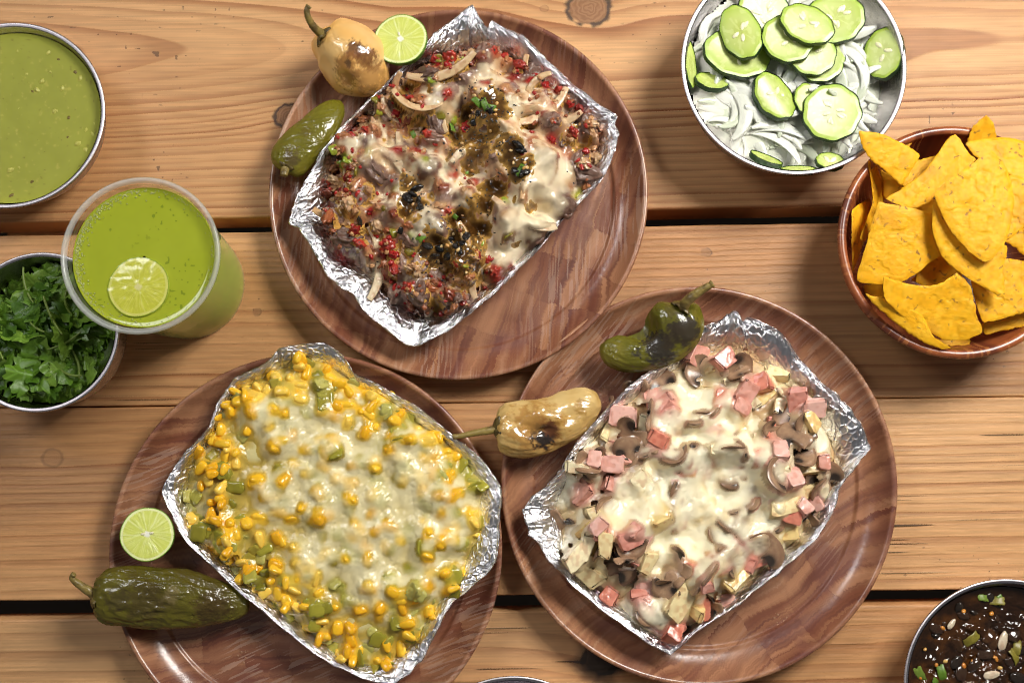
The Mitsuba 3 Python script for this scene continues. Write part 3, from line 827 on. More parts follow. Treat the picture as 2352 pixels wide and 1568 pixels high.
def mushrooms(spots, tilt=0.6):
    for px, py, s, yaw in spots:
        k = int(rh.integers(len(MUSH)))
        x, y = at(px, py, 0.042)[:2]
        R = rot(yaw, rh.normal(0, tilt), rh.normal(0, tilt))
        put(ham, 'mushroom_slice', placed(MUSHP[k], R, HB.drop(MUSH[k][0], MUSH[k][1], x, y, R, [0.34, 0.22, 0.14], 0.001, s=s), s))


scatter(ham, 'pineapple_chunk', HB, rh, 44, PINE, PINEC, 'wet_food', None, 0.012, 0.3)
scatter(ham, 'ham_cube', HB, rh, 34, CUBE, CUBEC, 'wet_food', None, 0.010, 0.3)
mushrooms([(*((lambda q: (q[0], q[1]))(RND.choice(FOOD_B))), 0.9, RND.uniform(0, 6.28)) for _ in range(2)])
for k in range(46):
    x, y = HB.spot(rh, 0.008)
    m = int(rh.integers(len(MUSH)))
    R = rot(rh.uniform(0, 6.28), rh.normal(0, .7), rh.normal(0, .6))
    put(ham, 'mushroom_slice', placed(MUSHP[m], R, HB.drop(MUSH[m][0], MUSH[m][1], x, y, R, [0.30, 0.20, 0.13], 0.001), 1.0))
HAM_AT = [(1430, 955, 1.2), (1660, 828, 1.25), (1605, 812, 1.1), (1745, 882, 1.3), (1826, 922, 1.25), (1530, 945, 1.0), (1700, 935, .9), (1508, 1008, 1.05), (1362, 1058, .8), (1412, 1115, 1.25), (1338, 1130, 1.15), (1370, 1208, 1.05), (1440, 1232, 1.1), (1402, 1372, 1.15), (1472, 1368, .9), (1545, 1452, 1.2),
          (1676, 1382, .95), (1842, 1165, .95), (1890, 1062, .85), (1780, 1037, .85), (1812, 1098, .95), (1738, 1052, .8), (1640, 990, .7), (1612, 1340, .7), (1722, 1298, .8), (1860, 940, 1.0), (1655, 915, .9), (1560, 822, .8), (1480, 1395, .8), (1450, 1215, .8)]
PINE_AT = [(1400, 988, 1.0), (1625, 880, 0.9), (1800, 856, 1.1), (1850, 968, 1.05), (1478, 1112, 1.25), (1500, 1172, 1.35), (1322, 1272, 1.1), (1348, 1316, 1.2), (1385, 1250, 1.1), (1556, 1382, 1.35), (1692, 1330, 1.0), (1802, 1160, 1.15), (1812, 1228, 1.0), (1650, 1030, 1.0), (1590, 1400, .9), (1330, 1075, 1.0), (1480, 1290, 1.1), (1760, 905, .8), (1345, 1215, .8), (1575, 930, 1.0)]
MUSH_AT = [(1475, 895, 1.35, 2.6), (1528, 880, 1.2, 0.4), (1610, 852, 0.9, 1.2), (1692, 858, 0.9, 2.0), (1592, 976, 1.1, 0.7), (1548, 1050, 1.0, 3.3), (1812, 1000, 1.35, 1.0), (1838, 1050, 1.3, 4.4), (1442, 1034, 1.15, 0.2), (1292, 1205, 1.0, 3.8), (1424, 1300, 1.35, 5.0), (1556, 1296, 1.25, 0.9), (1612, 1322, 1.2, 5.6), (1885, 1120, 1.25, 2.2),
           (1700, 1215, 0.9, 1.2), (1752, 1262, 1.1, 5.4), (1530, 1345, 0.9, 2.7), (1388, 1165, 0.9, 0.6), (1560, 1060, .9, 1.4), (1690, 1035, .9, 3.0), (1480, 1200, .9, 3.0), (1765, 985, .8, 1.5), (1640, 1390, 0.9, 1.3), (1865, 1180, 0.9, 0.6)]
mushrooms(MUSH_AT[::2], 0.55)
scatter(ham, 'pineapple_chunk', HB, rh, len(PINE_AT), PINE, PINEC, 'wet_food', None, tilt=0.25, spots=PINE_AT, size=(0.95, 1.05), sink=0.0028)
mushrooms(MUSH_AT[1::2], 0.55)
scatter(ham, 'ham_cube', HB, rh, len(HAM_AT), CUBE, CUBEC, 'wet_food', None, tilt=0.3, spots=HAM_AT, size=(0.95, 1.05), sink=0.0026)
covB = near(HB, [(1610, 1140, 150), (1680, 1090, 110), (1560, 1090, 80), (1620, 1210, 110), (1580, 900, 40), (1640, 960, 70), (1890, 1010, 34), (1480, 1420, 55), (1290, 1130, 40), (1560, 970, 60), (1450, 1180, 60), (1700, 1180, 100), (1540, 1230, 60), (1900, 1130, 20), (1440, 1130, 40)], 0.35)
nz = meshkit.fbm(np.stack([HB.X * 80, HB.Y * 80, HB.X * 0], -1), 3, 35) - 0.5
toastB = np.clip((meshkit.fbm(np.stack([HB.X * 90, HB.Y * 90, HB.X * 0 + 3], -1), 3, 54) - 0.54) * 6, 0, 1)[..., None]
(cv, cf), cc = HB.drape(-0.0038 + 0.0064 * covB + 0.0046 * nz, np.array([0.850, 0.785, 0.565]) * (1 - 0.4 * toastB) + np.array([0.760, 0.540, 0.220]) * 0.4 * toastB, 0.0020, seed=23, bumps=0.0003, smooth=4.2, blur=2.2)
put(ham, 'cheese', mikit.ply((cv, cf), 'wet_food_vc', smooth=True, color=cc))


# ---------------------------------------------------------------- roasted chillies
def chilli(spine, label, color_fn, lobes=0.05, nlobe=4, flat=0.85, dents=0.10, wrinkle=0.0006, wfreq=200, seed=0, stem=None, stem_r=(0.0035, 0.0022), calyx=None, shrink=(), skin='chilli_skin'):
    """A chilli along a spine of (px, py, half-width px, height of its axis). Parts: body, stem, calyx."""
    S = np.asarray(spine, float)
    n, sides = 130, 110
    C = smooth_line(S, n)
    P = at(C[:, 0], C[:, 1], C[:, 3])
    r = np.maximum(C[:, 2], 0.4) * pxm(S[0, 0], S[0, 1], 0.04)
    t = np.gradient(P, axis=0)
    t /= np.linalg.norm(t, axis=1, keepdims=True)
    side = np.cross(np.array([0, 0, 1.0]), t)
    side /= np.linalg.norm(side, axis=1, keepdims=True)
    up = np.cross(t, side)
    a = np.arange(sides) * 2 * np.pi / sides
    q = np.stack([np.repeat(P[:, :1], sides, 1), np.cos(a)[None] * r[:, None] + P[:, 1:2], np.sin(a)[None] * r[:, None]], -1)
    k = 1 + lobes * np.cos(nlobe * a + seed)[None] + dents * 2 * (meshkit.fbm(q * 45 + seed, 2, seed) - 0.5)
    ridge = 1 - np.abs(2 * meshkit.fbm(q * wfreq * [0.35, 1, 1] + seed * 3, 3, seed + 3) - 1) * 2
    V = P[:, None] + side[:, None] * (np.cos(a)[None] * k * r[:, None])[..., None] + up[:, None] * (np.sin(a)[None] * k * r[:, None] * flat)[..., None]
    px_ = smooth_line(S, n)[:, None, :2] + np.zeros((n, sides, 2))
    N = V - P[:, None]
    N /= np.linalg.norm(N, axis=2, keepdims=True) + 1e-9
    V = V + N * (wrinkle * ridge)[..., None] * np.minimum(r / r.max() * 2, 1)[:, None, None]
    for sx, sy, sr, dep in shrink:
        c = at(sx, sy, C[:, 3].mean() + r.max() * flat * 0.6)
        R = sr * pxm(sx, sy, 0.04)
        d = np.linalg.norm((V - c) * [1, 1, 0.5], axis=2)
        V = V - N * (dep * np.exp(-(d / R) ** 2) * (N[..., 2:] > 0)[..., 0])[..., None]
    V[..., 2] = np.maximum(V[..., 2], 0.0003)
    v = np.vstack([V.reshape(-1, 3), P[:1], P[-1:]])
    f = tri(grid_faces(n, sides))
    j = np.arange(sides)
    m = n * sides
    f = np.vstack([f, np.stack([j * 0 + m, (j + 1) % sides, j], 1), np.stack([j * 0 + m + 1, (n - 1) * sides + j, (n - 1) * sides + (j + 1) % sides], 1)])
    key = thing('roasted_chilli', label, 'chilli')
    put(key, 'body', mikit.ply((v, f), skin, smooth=True, color=color_fn(v)))
    if stem:
        st = smooth_line(np.array(stem, float), 26)
        sp = at(st[:, 0], st[:, 1], st[:, 2])
        rr = np.linspace(stem_r[0], stem_r[1], 26) * (1 + 0.03 * np.sin(np.arange(26) * 1.1))
        rr[-3:] *= 1.25
        sv, sf = tube(sp, rr, rr, 14)
        sv += 0.0003 * (meshkit.noise(sv * 900, 3)[:, None] - 0.5)
        put(key, 'stem', mikit.ply((sv, sf), 'moist_food_vc', smooth=True, color=tint(sv, [0.235, 0.170, 0.045], 0.5, 300, 2, [0.110, 0.075, 0.025])))
    if calyx:
        cx, cy, cz, cr, dx, dy = calyx
        c = at(cx, cy, cz)
        d = at(cx + dx, cy + dy, cz) - c
        d /= np.linalg.norm(d)
        R = cr * pxm(cx, cy, cz)
        e1 = np.cross([0, 0, 1.0], d)
        e2 = np.cross(d, e1)
        rows = []
        for fr, h in ((0.12, 0.55), (0.35, 0.40), (0.62, 0.20), (0.85, -0.05), (1.0, -0.30), (0.92, -0.42)):
            b = np.arange(40) * 2 * np.pi / 40
            kk = fr * (1 + (0.22 * np.cos(5 * b + 1) + 0.1 * np.sin(11 * b)) * fr)
            rows.append(c + R * (np.cos(b)[:, None] * kk[:, None] * e1 + np.sin(b)[:, None] * kk[:, None] * e2 * 0.9) + d * h * R * 0.8)
        cv = np.vstack(rows)
        put(key, 'calyx', mikit.ply((cv, tri(grid_faces(6, 40))), 'moist_food_vc', smooth=True, color=tint(cv, [0.120, 0.085, 0.022], 0.5, 350, 4, [0.055, 0.036, 0.014])))
    return key


def skin_bump(p, n, uv):
    a = noise(p.x * 130 + 2 * noise(p.x * 120, p.y * 120, 3), p.y * 260, p.z * 260)
    b = noise(p.x * 520, p.y * 520 + 2 * noise(p.x * 200, p.y * 200, 7), p.z * 520)
    where = smoothstep(0.40, 0.62, noise(p.x * 60, p.y * 60, p.z * 60))
    return (0.0017 * dr.abs(a - 0.5) + 0.0008 * dr.abs(b - 0.5)) * (0.12 + 0.88 * where)


scene['chilli_skin'] = {'type': 'bumpmap', 'nested_texture': proc(skin_bump, 3e-4), 'scale': 1.0,
                        'bsdf': two({'type': 'principled', 'base_color': VC, 'roughness': 0.2, 'specular': 0.5, 'clearcoat': 0.5, 'clearcoat_gloss': 0.93})}


def tight_bump(p, n, uv):
    a = noise(p.x * 170 + 2 * noise(p.x * 80, p.y * 80, 3), p.y * 170, p.z * 170)
    return 0.0012 * dr.abs(a - 0.5) * smoothstep(0.45, 0.70, noise(p.x * 50, p.y * 50, p.z * 50)) + 0.0001 * noise(p.x * 700, p.y * 700, p.z * 700)


scene['chilli_skin_tight'] = {'type': 'bumpmap', 'nested_texture': proc(tight_bump, 3e-4), 'scale': 1.0,
                              'bsdf': two({'type': 'principled', 'base_color': VC, 'roughness': 0.15, 'specular': 0.6, 'clearcoat': 0.8, 'clearcoat_gloss': 0.95})}


def chilli_paint(base, other, chars, seed=0, z=0.05, amount=0.25):
    def fn(v):
        c = tint(v, base, amount, 60, seed, None)
        w = np.clip((meshkit.fbm(v * 55 + seed, 3, seed)[:, None] - 0.42) * 4, 0, 1)
        c = c * (1 - w * 0.7) + np.asarray(other) * w * 0.7
        for px, py, rx, col, k in chars:
            q = at(px, py, z)
            R = rx * pxm(px, py, z)
            d = np.hypot(v[:, 0] - q[0], v[:, 1] - q[1]) / R + 1.3 * (meshkit.fbm(v * 230, 3, seed + 2) - 0.5) + 1.0 * (meshkit.fbm(v * 700, 2, seed + 8) - 0.5)
            m = np.clip((1.05 - d) / 0.35, 0, 1)[:, None] * k * (v[:, 2:] > z * 0.5)
            c = c * (1 - m) + np.asarray(col) * m
        return np.clip(c, 0.003, 0.9)
    return fn


BLK, BRN, GOLD = [0.022, 0.014, 0.010], [0.110, 0.035, 0.010], [0.330, 0.150, 0.030]
OLV, OLV2 = [0.105, 0.095, 0.008], [0.165, 0.135, 0.014]
chilli([(222, 1368, 40, .040), (236, 1368, 54, .040), (262, 1368, 61, .039), (345, 1371, 66, .036), (430, 1376, 61, .033), (500, 1383, 47, .030), (545, 1389, 31, .028), (566, 1393, 16, .028), (573, 1394, 3, .028)],
       'long dark green wrinkled roasted chilli below the lime half on the lower left plate',
       chilli_paint([0.100, 0.085, 0.007], [0.070, 0.050, 0.008], [(330, 1385, 50, [0.060, 0.042, 0.009], .8), (480, 1400, 45, [0.062, 0.036, 0.008], .8), (270, 1376, 30, [0.055, 0.04, 0.012], .7), (390, 1365, 22, [0.20, 0.15, 0.06], .5)], 3), lobes=0.03, nlobe=3, flat=0.58, dents=0.10, wrinkle=0.0017, wfreq=150, seed=3,
       stem=[(221, 1367, .041), (205, 1357, .043), (187, 1345, .044), (172, 1334, .046), (165, 1325, .048), (170, 1317, .049)], stem_r=(0.0040, 0.0015), calyx=(222, 1367, .041, 34, -1, -0.25))
chilli([(648, 392, 14, .034), (652, 386, 34, .034), (664, 371, 45, .035), (690, 340, 46, .035), (718, 312, 43, .034), (745, 280, 38, .033), (765, 256, 29, .031), (777, 240, 17, .030), (782, 232, 4, .030)],
       'olive green roasted chilli without a stem at the left edge of the top plate',
       chilli_paint([0.130, 0.115, 0.008], OLV2, [(668, 360, 24, [0.090, 0.062, 0.020], .9), (700, 300, 16, [0.09, 0.06, 0.012], .5)], 5), lobes=0.05, nlobe=3, flat=0.8, dents=0.06, wrinkle=0.0004, wfreq=240, seed=5,
       stem=[(655, 388, .05), (653, 398, .052), (652, 404, .052)], stem_r=(0.0032, 0.0026), calyx=(656, 384, .048, 17, -.5, 1.0))
chilli([(738, 72, 18, .046), (748, 84, 46, .045), (770, 98, 66, .044), (800, 124, 78, .042), (832, 156, 76, .040), (858, 184, 52, .038), (876, 203, 24, .036), (883, 210, 4, .036)],
       'round pale yellow roasted chilli with brown scorch marks above the top plate',
       chilli_paint([0.690, 0.375, 0.100], [0.720, 0.470, 0.190], [(822, 128, 22, BRN, .9), (846, 146, 26, [0.15, 0.05, 0.012], .9), (802, 168, 30, [0.26, 0.10, 0.022], .75), (850, 178, 34, [0.36, 0.17, 0.045], .7), (805, 160, 9, BLK, .7), (836, 125, 9, BLK, .7)], 8, amount=0.12), lobes=0.06, nlobe=3, flat=0.82, dents=0.11, wrinkle=0.0002, wfreq=90, seed=8, skin='chilli_skin_tight',
       stem=[(742, 80, .060), (728, 70, .066), (716, 56, .072), (707, 38, .077), (705, 22, .080), (710, 14, .081)], stem_r=(0.0036, 0.0017), calyx=(742, 82, .058, 24, -1.0, -.85), shrink=[(845, 160, 26, .006), (795, 190, 22, .003)])
chilli([(1568, 694, 22, .042), (1567, 704, 44, .041), (1560, 722, 60, .040), (1546, 752, 66, .039), (1522, 785, 58, .037), (1486, 806, 46, .036), (1444, 812, 41, .035), (1410, 806, 36, .034), (1388, 799, 22, .034), (1378, 795, 4, .034)],
       'dark green bent roasted chilli with blackened side on the lower right plate',
       chilli_paint(OLV, OLV2, [(1570, 760, 40, [0.030, 0.022, 0.014], .95), (1512, 800, 44, [0.028, 0.022, 0.018], .95), (1545, 778, 30, [0.035, 0.024, 0.012], .8), (1535, 715, 18, [0.07, 0.05, 0.012], .6)], 11), lobes=0.05, nlobe=3, flat=0.85, dents=0.09, wrinkle=0.0005, wfreq=210, seed=11,
       stem=[(1568, 704, .056), (1578, 692, .062), (1594, 678, .066), (1614, 665, .069), (1628, 657, .071), (1638, 651, .072)], stem_r=(0.0044, 0.0022), calyx=(1567, 706, .053, 24, .8, -1.0), shrink=[(1478, 752, 26, .010)])
chilli([(1140, 983, 22, .040), (1146, 983, 42, .040), (1166, 984, 55, .040), (1215, 984, 62, .039), (1275, 970, 58, .038), (1322, 944, 49, .036), (1348, 922, 38, .035), (1362, 908, 24, .034), (1369, 901, 5, .034)],
       'pale yellow roasted chilli with black burnt hollow between the two lower plates',
       chilli_paint([0.500, 0.310, 0.095], [0.620, 0.450, 0.190], [(1225, 985, 66, [0.40, 0.20, 0.045], .7), (1252, 992, 44, [0.28, 0.11, 0.022], .85), (1244, 1000, 31, BLK, 1.0), (1268, 980, 20, BRN, .95), (1215, 965, 34, [0.36, 0.18, 0.04], .7), (1190, 990, 24, [0.40, 0.20, 0.045], .6), (1335, 932, 18, [0.34, 0.17, 0.03], .7), (1290, 965, 20, [0.36, 0.18, 0.03], .6)], 14, amount=0.12), lobes=0.04, nlobe=3, flat=0.66, dents=0.13, wrinkle=0.0010, wfreq=130, seed=14, skin='chilli_skin_tight',
       stem=[(1141, 985, .043), (1120, 989, .044), (1090, 994, .044), (1062, 1000, .043), (1040, 1003, .043)], stem_r=(0.0034, 0.0015), calyx=(1142, 984, .042, 30, -1, .1), shrink=[(1252, 995, 30, .008), (1215, 985, 24, .004), (1310, 955, 20, .004), (1180, 970, 16, .003)])


# ---------------------------------------------------------------- limes
def lime_face(p, n, uv):
    x, y = uv.x, uv.y
    r = dr.sqrt(x * x + y * y)
    th = dr.atan2(y, x) + 0.10 * (noise(x * 2.5, y * 2.5, 3) - 0.5)
    s = th * (9 / (2 * math.pi)) + 9
    fr = s - dr.floor(s) + 0.10 * (cell_rand(dr.floor(s), 2) - 0.5)
    mem = dr.minimum(fr, 1 - fr) * r * 0.7
    cells = noise(th * 26, r * 3.2, 5)
    fine = noise(th * 70, r * 6, 8)
    c = mix([0.560, 0.610, 0.100], [0.640, 0.680, 0.175], smoothstep(0.30, 0.75, cells) * 0.7 + 0.3 * fine)
    c = mix(c, [0.740, 0.770, 0.330], smoothstep(0.72, 0.82, cells) * 0.4)
    c = mix(c, [0.720, 0.760, 0.330], (1 - smoothstep(0.006, 0.022, mem)) * 0.6 * smoothstep(0.05, 0.2, r))
    core = 1 - smoothstep(0.07, 0.15, r + 0.05 * (noise(th * 3, 1) - 0.5))
    c = mix(c, [0.800, 0.790, 0.660], core)
    c = mix(c, [0.720, 0.760, 0.360], smoothstep(0.875, 0.905, r))
    return mix(c, [0.170, 0.300, 0.025], smoothstep(0.955, 0.985, r))


def lime_bump(p, n, uv):
    r = dr.sqrt(uv.x * uv.x + uv.y * uv.y)
    th = dr.atan2(uv.y, uv.x)
    return 0.0004 * noise(th * 26, r * 3.2, 5) * smoothstep(0.12, 0.2, r) * (1 - smoothstep(0.85, 0.9, r))


scene['lime_flesh'] = {'type': 'bumpmap', 'nested_texture': proc(lime_bump, 3e-4), 'scale': 1.0, 'bsdf': two({'type': 'principled', 'base_color': proc(lime_face), 'roughness': 0.25, 'specular': 0.5})}


def frame_to(nrm, spin=0.0):
    nrm = np.asarray(nrm, float) / np.linalg.norm(nrm)
    x = np.cross([0.0, 1.0, 0.001], nrm)
    x /= np.linalg.norm(x)
    return np.column_stack([x, np.cross(nrm, x), nrm]) @ rot(spin)


def lime_disc(R, rings=14, n=96, z=0.0, dome=0.03, seed=0):
    fr = np.linspace(0, 1, rings + 1)[1:]
    a = np.arange(n) * 2 * np.pi / n
    w = 1 + 0.012 * np.cos(2 * a + seed) + 0.008 * np.cos(5 * a + 1)
    xy = np.vstack([[[0, 0]], *[np.stack([np.cos(a) * w * s, np.sin(a) * w * s], -1) for s in fr]])
    rr = np.vstack([[[0, 0]], *[np.stack([np.cos(a) * s, np.sin(a) * s], -1) for s in fr]])
    h = z + R * dome * (1 - (rr ** 2).sum(1)) + R * 0.012 * (meshkit.noise(np.column_stack([rr * 8, rr[:, 0] * 0 + seed]), 2) - 0.5)
    v = np.column_stack([xy * R, h])
    j = np.arange(n)
    f = [np.stack([j * 0, 1 + j, 1 + (j + 1) % n], 1)]
    for r in range(rings - 1):
        q, b = 1 + r * n + j, 1 + r * n + (j + 1) % n
        f += [np.stack([q, q + n, b + n], 1), np.stack([q, b + n, b], 1)]
    return v, np.vstack(f), rr, w


def lime_half(px, py, z, rpx, nrm, label, spin, seeds, seed):
    c = at(px, py, z)
    R = rpx * pxm(px, py, z)
    k = thing('lime_half', label, 'lime')
    F = frame_to(nrm, spin)
    v, f, rr, w = lime_disc(R, dome=0.02, seed=seed)
    put(k, 'flesh', mikit.ply((v @ F.T + c, f), 'lime_flesh', smooth=True, uv=rr))
    rows, n = [], len(w)
    a = np.arange(n) * 2 * np.pi / n
    for ph in np.linspace(0.0, math.pi / 2, 16):
        q, h = math.cos(ph) ** 0.85, -math.sin(ph) * 0.92
        rows.append(np.stack([np.cos(a) * w * q * R, np.sin(a) * w * q * R, a * 0 + h * R], -1))
    rows.insert(0, np.stack([np.cos(a) * w * R * 0.985, np.sin(a) * w * R * 0.985, a * 0 - R * 0.004], -1))
    pv = np.vstack(rows)
    pv += pv / R * 0.0003 * (meshkit.noise(pv * 700, 4)[:, None] - 0.5)
    put(k, 'peel', mikit.ply((pv @ F.T + c, tri(grid_faces(17, n))), 'moist_food_vc', smooth=True, color=tint(pv, [0.080, 0.200, 0.018], 0.3, 300, 6, [0.13, 0.26, 0.03])))
    for sx, sy, ang in seeds:
        sv, sf = blob(R * 0.085, R * 0.05, R * 0.035, 2, 0.1, 1, 3)
        put(k, 'seed', piece((sv @ (F @ rot(ang)).T + c + F @ np.array([sx * R, sy * R, R * 0.03]), sf), 'moist_food', [0.74, 0.70, 0.48], 0.05))
    return k


lime_half(920, 90, 0.050, 61, (-0.10, 0.06, 1), 'lime half lying cut side up beside the round yellow chilli', 0.5, [(0.04, 0.20, 1.4)], 1)
lime_half(338, 1226, 0.040, 61, (0.12, 0.13, 1), 'lime half lying cut side up on the lower left plate', 1.1, [(-0.06, 0.13, 2.2), (0.11, -0.13, -0.9)], 4)


# ---------------------------------------------------------------- steel bowls
def bowl_profile(R, h, wall=0.0009, belly=0.86, foot=0.56, lip=0.0016):
    s = np.linspace(0, 1, 20)
    r = R * (foot + (belly - foot) * np.sin(np.clip(s / 0.5, 0, 1) * np.pi / 2))
    r = r + R * (1 - belly) * s ** 1.5
    r = np.maximum.accumulate(r)
    r = ndimage.gaussian_filter1d(r, 1.2, mode='nearest')
    r = r * (R - lip) / r[-1]
    o = np.stack([r, s * h], -1)
    b = np.array([[0.001, 0.0]])
    rim = np.array([[R - lip * 0.1, h - 0.0010], [R, h], [R - lip * 0.25, h + 0.0008], [R - lip, h + 0.0009], [R - lip * 1.7, h + 0.0002]])
    i = o[::-1].copy()
    i[:, 0] -= lip * 0.6 + wall
    i[:, 1] = np.maximum(i[:, 1] + wall * 0.5, wall) - 0.0002
    return np.vstack([b, o, rim, i, [[0.001, wall]]]), o


def steel_bowl(px, py, rpx, h, label, z0=0.0):
    c = at(px, py, h + z0)
    R = rpx * pxm(px, py, h + z0)
    pr, o = bowl_profile(R, h)
    v, f = lathe(pr, 180)
    s = np.repeat(np.arange(len(pr)), 180) / len(pr)
    uv = np.stack([np.arctan2(v[:, 1], v[:, 0]) / 6.283, s], -1)
    k = thing('steel_bowl', label, 'bowl', 'round stainless steel bowls')
    put(k, '', mikit.ply((v + [c[0], c[1], z0 + 0.0003], f), 'steel', smooth=True, uv=uv))
    return c, R, o


def radius_at(o, z):
    return float(np.interp(z, o[:, 1], o[:, 0])) - 0.0022


B1, R1, O1 = steel_bowl(22, 264, 220, 0.048, 'steel bowl of green salsa cut by the left edge of the photo')
B2, R2, O2 = steel_bowl(90, 762, 185, 0.068, 'steel bowl of chopped herbs at the left behind the cup')
B3, R3, O3 = steel_bowl(1823, 150, 259, 0.064, 'steel bowl of cucumber and onion at the top right')
B4, R4, O4 = steel_bowl(2322, 1580, 247, 0.045, 'steel bowl of dark salsa in the lower right corner')
B5, R5, O5 = steel_bowl(1180, 1806, 248, 0.050, 'steel bowl of which only the rim shows at the bottom edge')


def pool(c, R, z, amp, freq, seed, n=150, rings=60, edge=0.002):
    """The surface of a thick liquid in a round bowl, climbing a little at the wall."""
    fr = np.linspace(0, 1, rings + 1)[1:] ** 0.8
    a = np.arange(n) * 2 * np.pi / n
    xy = np.vstack([[[0, 0]], *[np.stack([np.cos(a) * s, np.sin(a) * s], -1) for s in fr]]) * R
    w = np.column_stack([xy + c[:2], xy[:, 0] * 0 + seed])
    rad = np.hypot(xy[:, 0], xy[:, 1]) / R
    h = z + amp * 2 * (meshkit.fbm(w * [freq, freq, 1], 4, seed) - 0.5) * (1 - rad ** 6) + edge * rad ** 14
    v = np.column_stack([xy + c[:2], h])
    j = np.arange(n)
    f = [np.stack([j * 0, 1 + j, 1 + (j + 1) % n], 1)]
    for r in range(rings - 1):
        q, b = 1 + r * n + j, 1 + r * n + (j + 1) % n
        f += [np.stack([q, q + n, b + n], 1), np.stack([q, b + n, b], 1)]
    return v, np.vstack(f)


# green salsa
gs = thing('green_salsa', 'smooth green salsa filling the steel bowl at the top left', 'salsa')
v, f = pool(B1, radius_at(O1, 0.040), 0.0395, 0.0005, 60, 5, 260, 120)
c = tint(v, [0.285, 0.295, 0.034], 0.10, 60, 2)
w = np.clip((meshkit.fbm(v * 330, 3, 7)[:, None] - 0.69) * 7, 0, 1) * 0.7
c = c * (1 - w) + np.array([0.420, 0.370, 0.065]) * w
w = np.clip((meshkit.fbm(v * 420 + 9, 3, 9)[:, None] - 0.70) * 9, 0, 1) * 0.5
c = c * (1 - w) + np.array([0.130, 0.090, 0.014]) * w
put(gs, 'surface', mikit.ply((v, f), 'sauce_vc', smooth=True, color=c))
rg = np.random.default_rng(5)
PULP = [blob(.0022, .0016, .0010, 2, 0.4, 2, 400 + i) for i in range(3)]
for i in range(26):
    a, r = rg.uniform(-1.6, 1.6), R1 * math.sqrt(rg.uniform(0, 0.75))
    s = PULP[i % 3]
    put(gs, 'pulp_bit', placed(piece(s, 'moist_food', [0.44, 0.42, 0.08] if i % 4 else [0.16, 0.11, 0.02], 0.1), rot(rg.uniform(0, 6)), [B1[0] + r * math.cos(a), B1[1] + r * math.sin(a), 0.0393], rg.uniform(.5, 1.3)))

# dark salsa
ds = thing('dark_salsa', 'glossy dark brown salsa with onion and herb bits in the lower right steel bowl', 'salsa')
v, f = pool(B4, radius_at(O4, 0.036), 0.0355, 0.0030, 170, 15, 300, 150)
c = tint(v, [0.020, 0.008, 0.003], 0.4, 120, 3, [0.058, 0.020, 0.004])
put(ds, 'surface', mikit.ply((v, f), 'syrup_vc', smooth=True, color=c))
rd = np.random.default_rng(15)


def float_bits(parent, name, n, shapes, cols, bsdf, z, smin, smax, tilt=0.3):
    for i in range(n):
        while True:
            px, py = rd.uniform(2080, 2420), rd.uniform(1345, 1640)
            q = at(px, py, z)
            if np.hypot(*(q - B4)[:2]) < R4 - 0.012:
                break
        s, cc = shapes[int(rd.integers(len(shapes)))], cols[int(rd.integers(len(cols)))]
        put(parent, name, placed(piece(s, bsdf, cc, 0.2, 400, i), rot(rd.uniform(0, 6.28), rd.normal(0, tilt), rd.normal(0, tilt)), q, rd.uniform(smin, smax)))


BITB = [blob(.0055, .0040, .0026, 2, 0.35, 1.8, 420 + i, power=.8) for i in range(4)]
float_bits(ds, 'char_piece', 40, BITB, [[0.020, 0.014, 0.010], [0.035, 0.018, 0.010], [0.05, 0.022, 0.008]], 'syrup', 0.0350, 0.5, 1.2)
float_bits(ds, 'chilli_seed', 15, SEED, [[0.50, 0.20, 0.03], [0.55, 0.35, 0.10]], 'syrup', 0.0366, 0.9, 1.4)
float_bits(ds, 'herb_leaf', 14, LEAFB, [[0.09, 0.17, 0.015], [0.15, 0.22, 0.03], [0.18, 0.15, 0.02]], 'leaf', 0.0372, 0.8, 1.5)
ONB = [blob(.0075, .0042, .0024, 3, 0.12, 1.2, 430 + i, power=.85, taper=.3) for i in range(2)]
for px, py, yaw, s in ((2304, 1470, 1.25, .95), (2278, 1549, 0.2, .85), (2186, 1432, 0.9, .6)):
    put(ds, 'onion_piece', placed(piece(ONB[0], 'wet_food', [0.56, 0.47, 0.33], 0.2), rot(yaw, .15, .1), at(px, py, 0.0368), s))


# ---------------------------------------------------------------- herbs in the bowl
def coriander(seed, lobes=3):
    rng = np.random.default_rng(seed)
    a = np.linspace(0, 2 * np.pi, 60, endpoint=False)
    r = np.zeros(60)
    for k in range(lobes):
        m = (k - (lobes - 1) / 2) * 1.05 + math.pi / 2
        d = np.abs((a - m + np.pi) % (2 * np.pi) - np.pi)
        r = np.maximum(r, np.clip(1 - (d / 0.85) ** 1.6, 0, 1) * rng.uniform(.8, 1.05))
    r = 0.30 + 0.72 * r + 0.07 * np.sin(a * 13 + rng.uniform(0, 6)) * (r > 0.3)
    r += 0.05 * rng.normal(0, 1, 60)
    if rng.random() < 0.4:            # cut across by the knife
        cut = rng.uniform(0, 6.28)
        r = np.minimum(r, 0.30 / np.maximum(np.cos(a - cut), 0.05))
    o = np.stack([np.cos(a), np.sin(a)], -1) * np.clip(r, 0.12, 1.2)[:, None] * 0.0105
    b1, b2, b3 = rng.uniform(-26, 26), rng.uniform(-18, 30), rng.uniform(-30, 30)
    v, f, uv = slab(o, 0.0004, lambda x, y: b1 * x * x + b2 * y * y + b3 * x * y + 0.0007 * np.sin(x * 900 + seed), 4)
    return v, f, uv / 0.0105


LEAVES = [coriander(500 + i, 3 if i % 4 else 2) for i in range(14)]


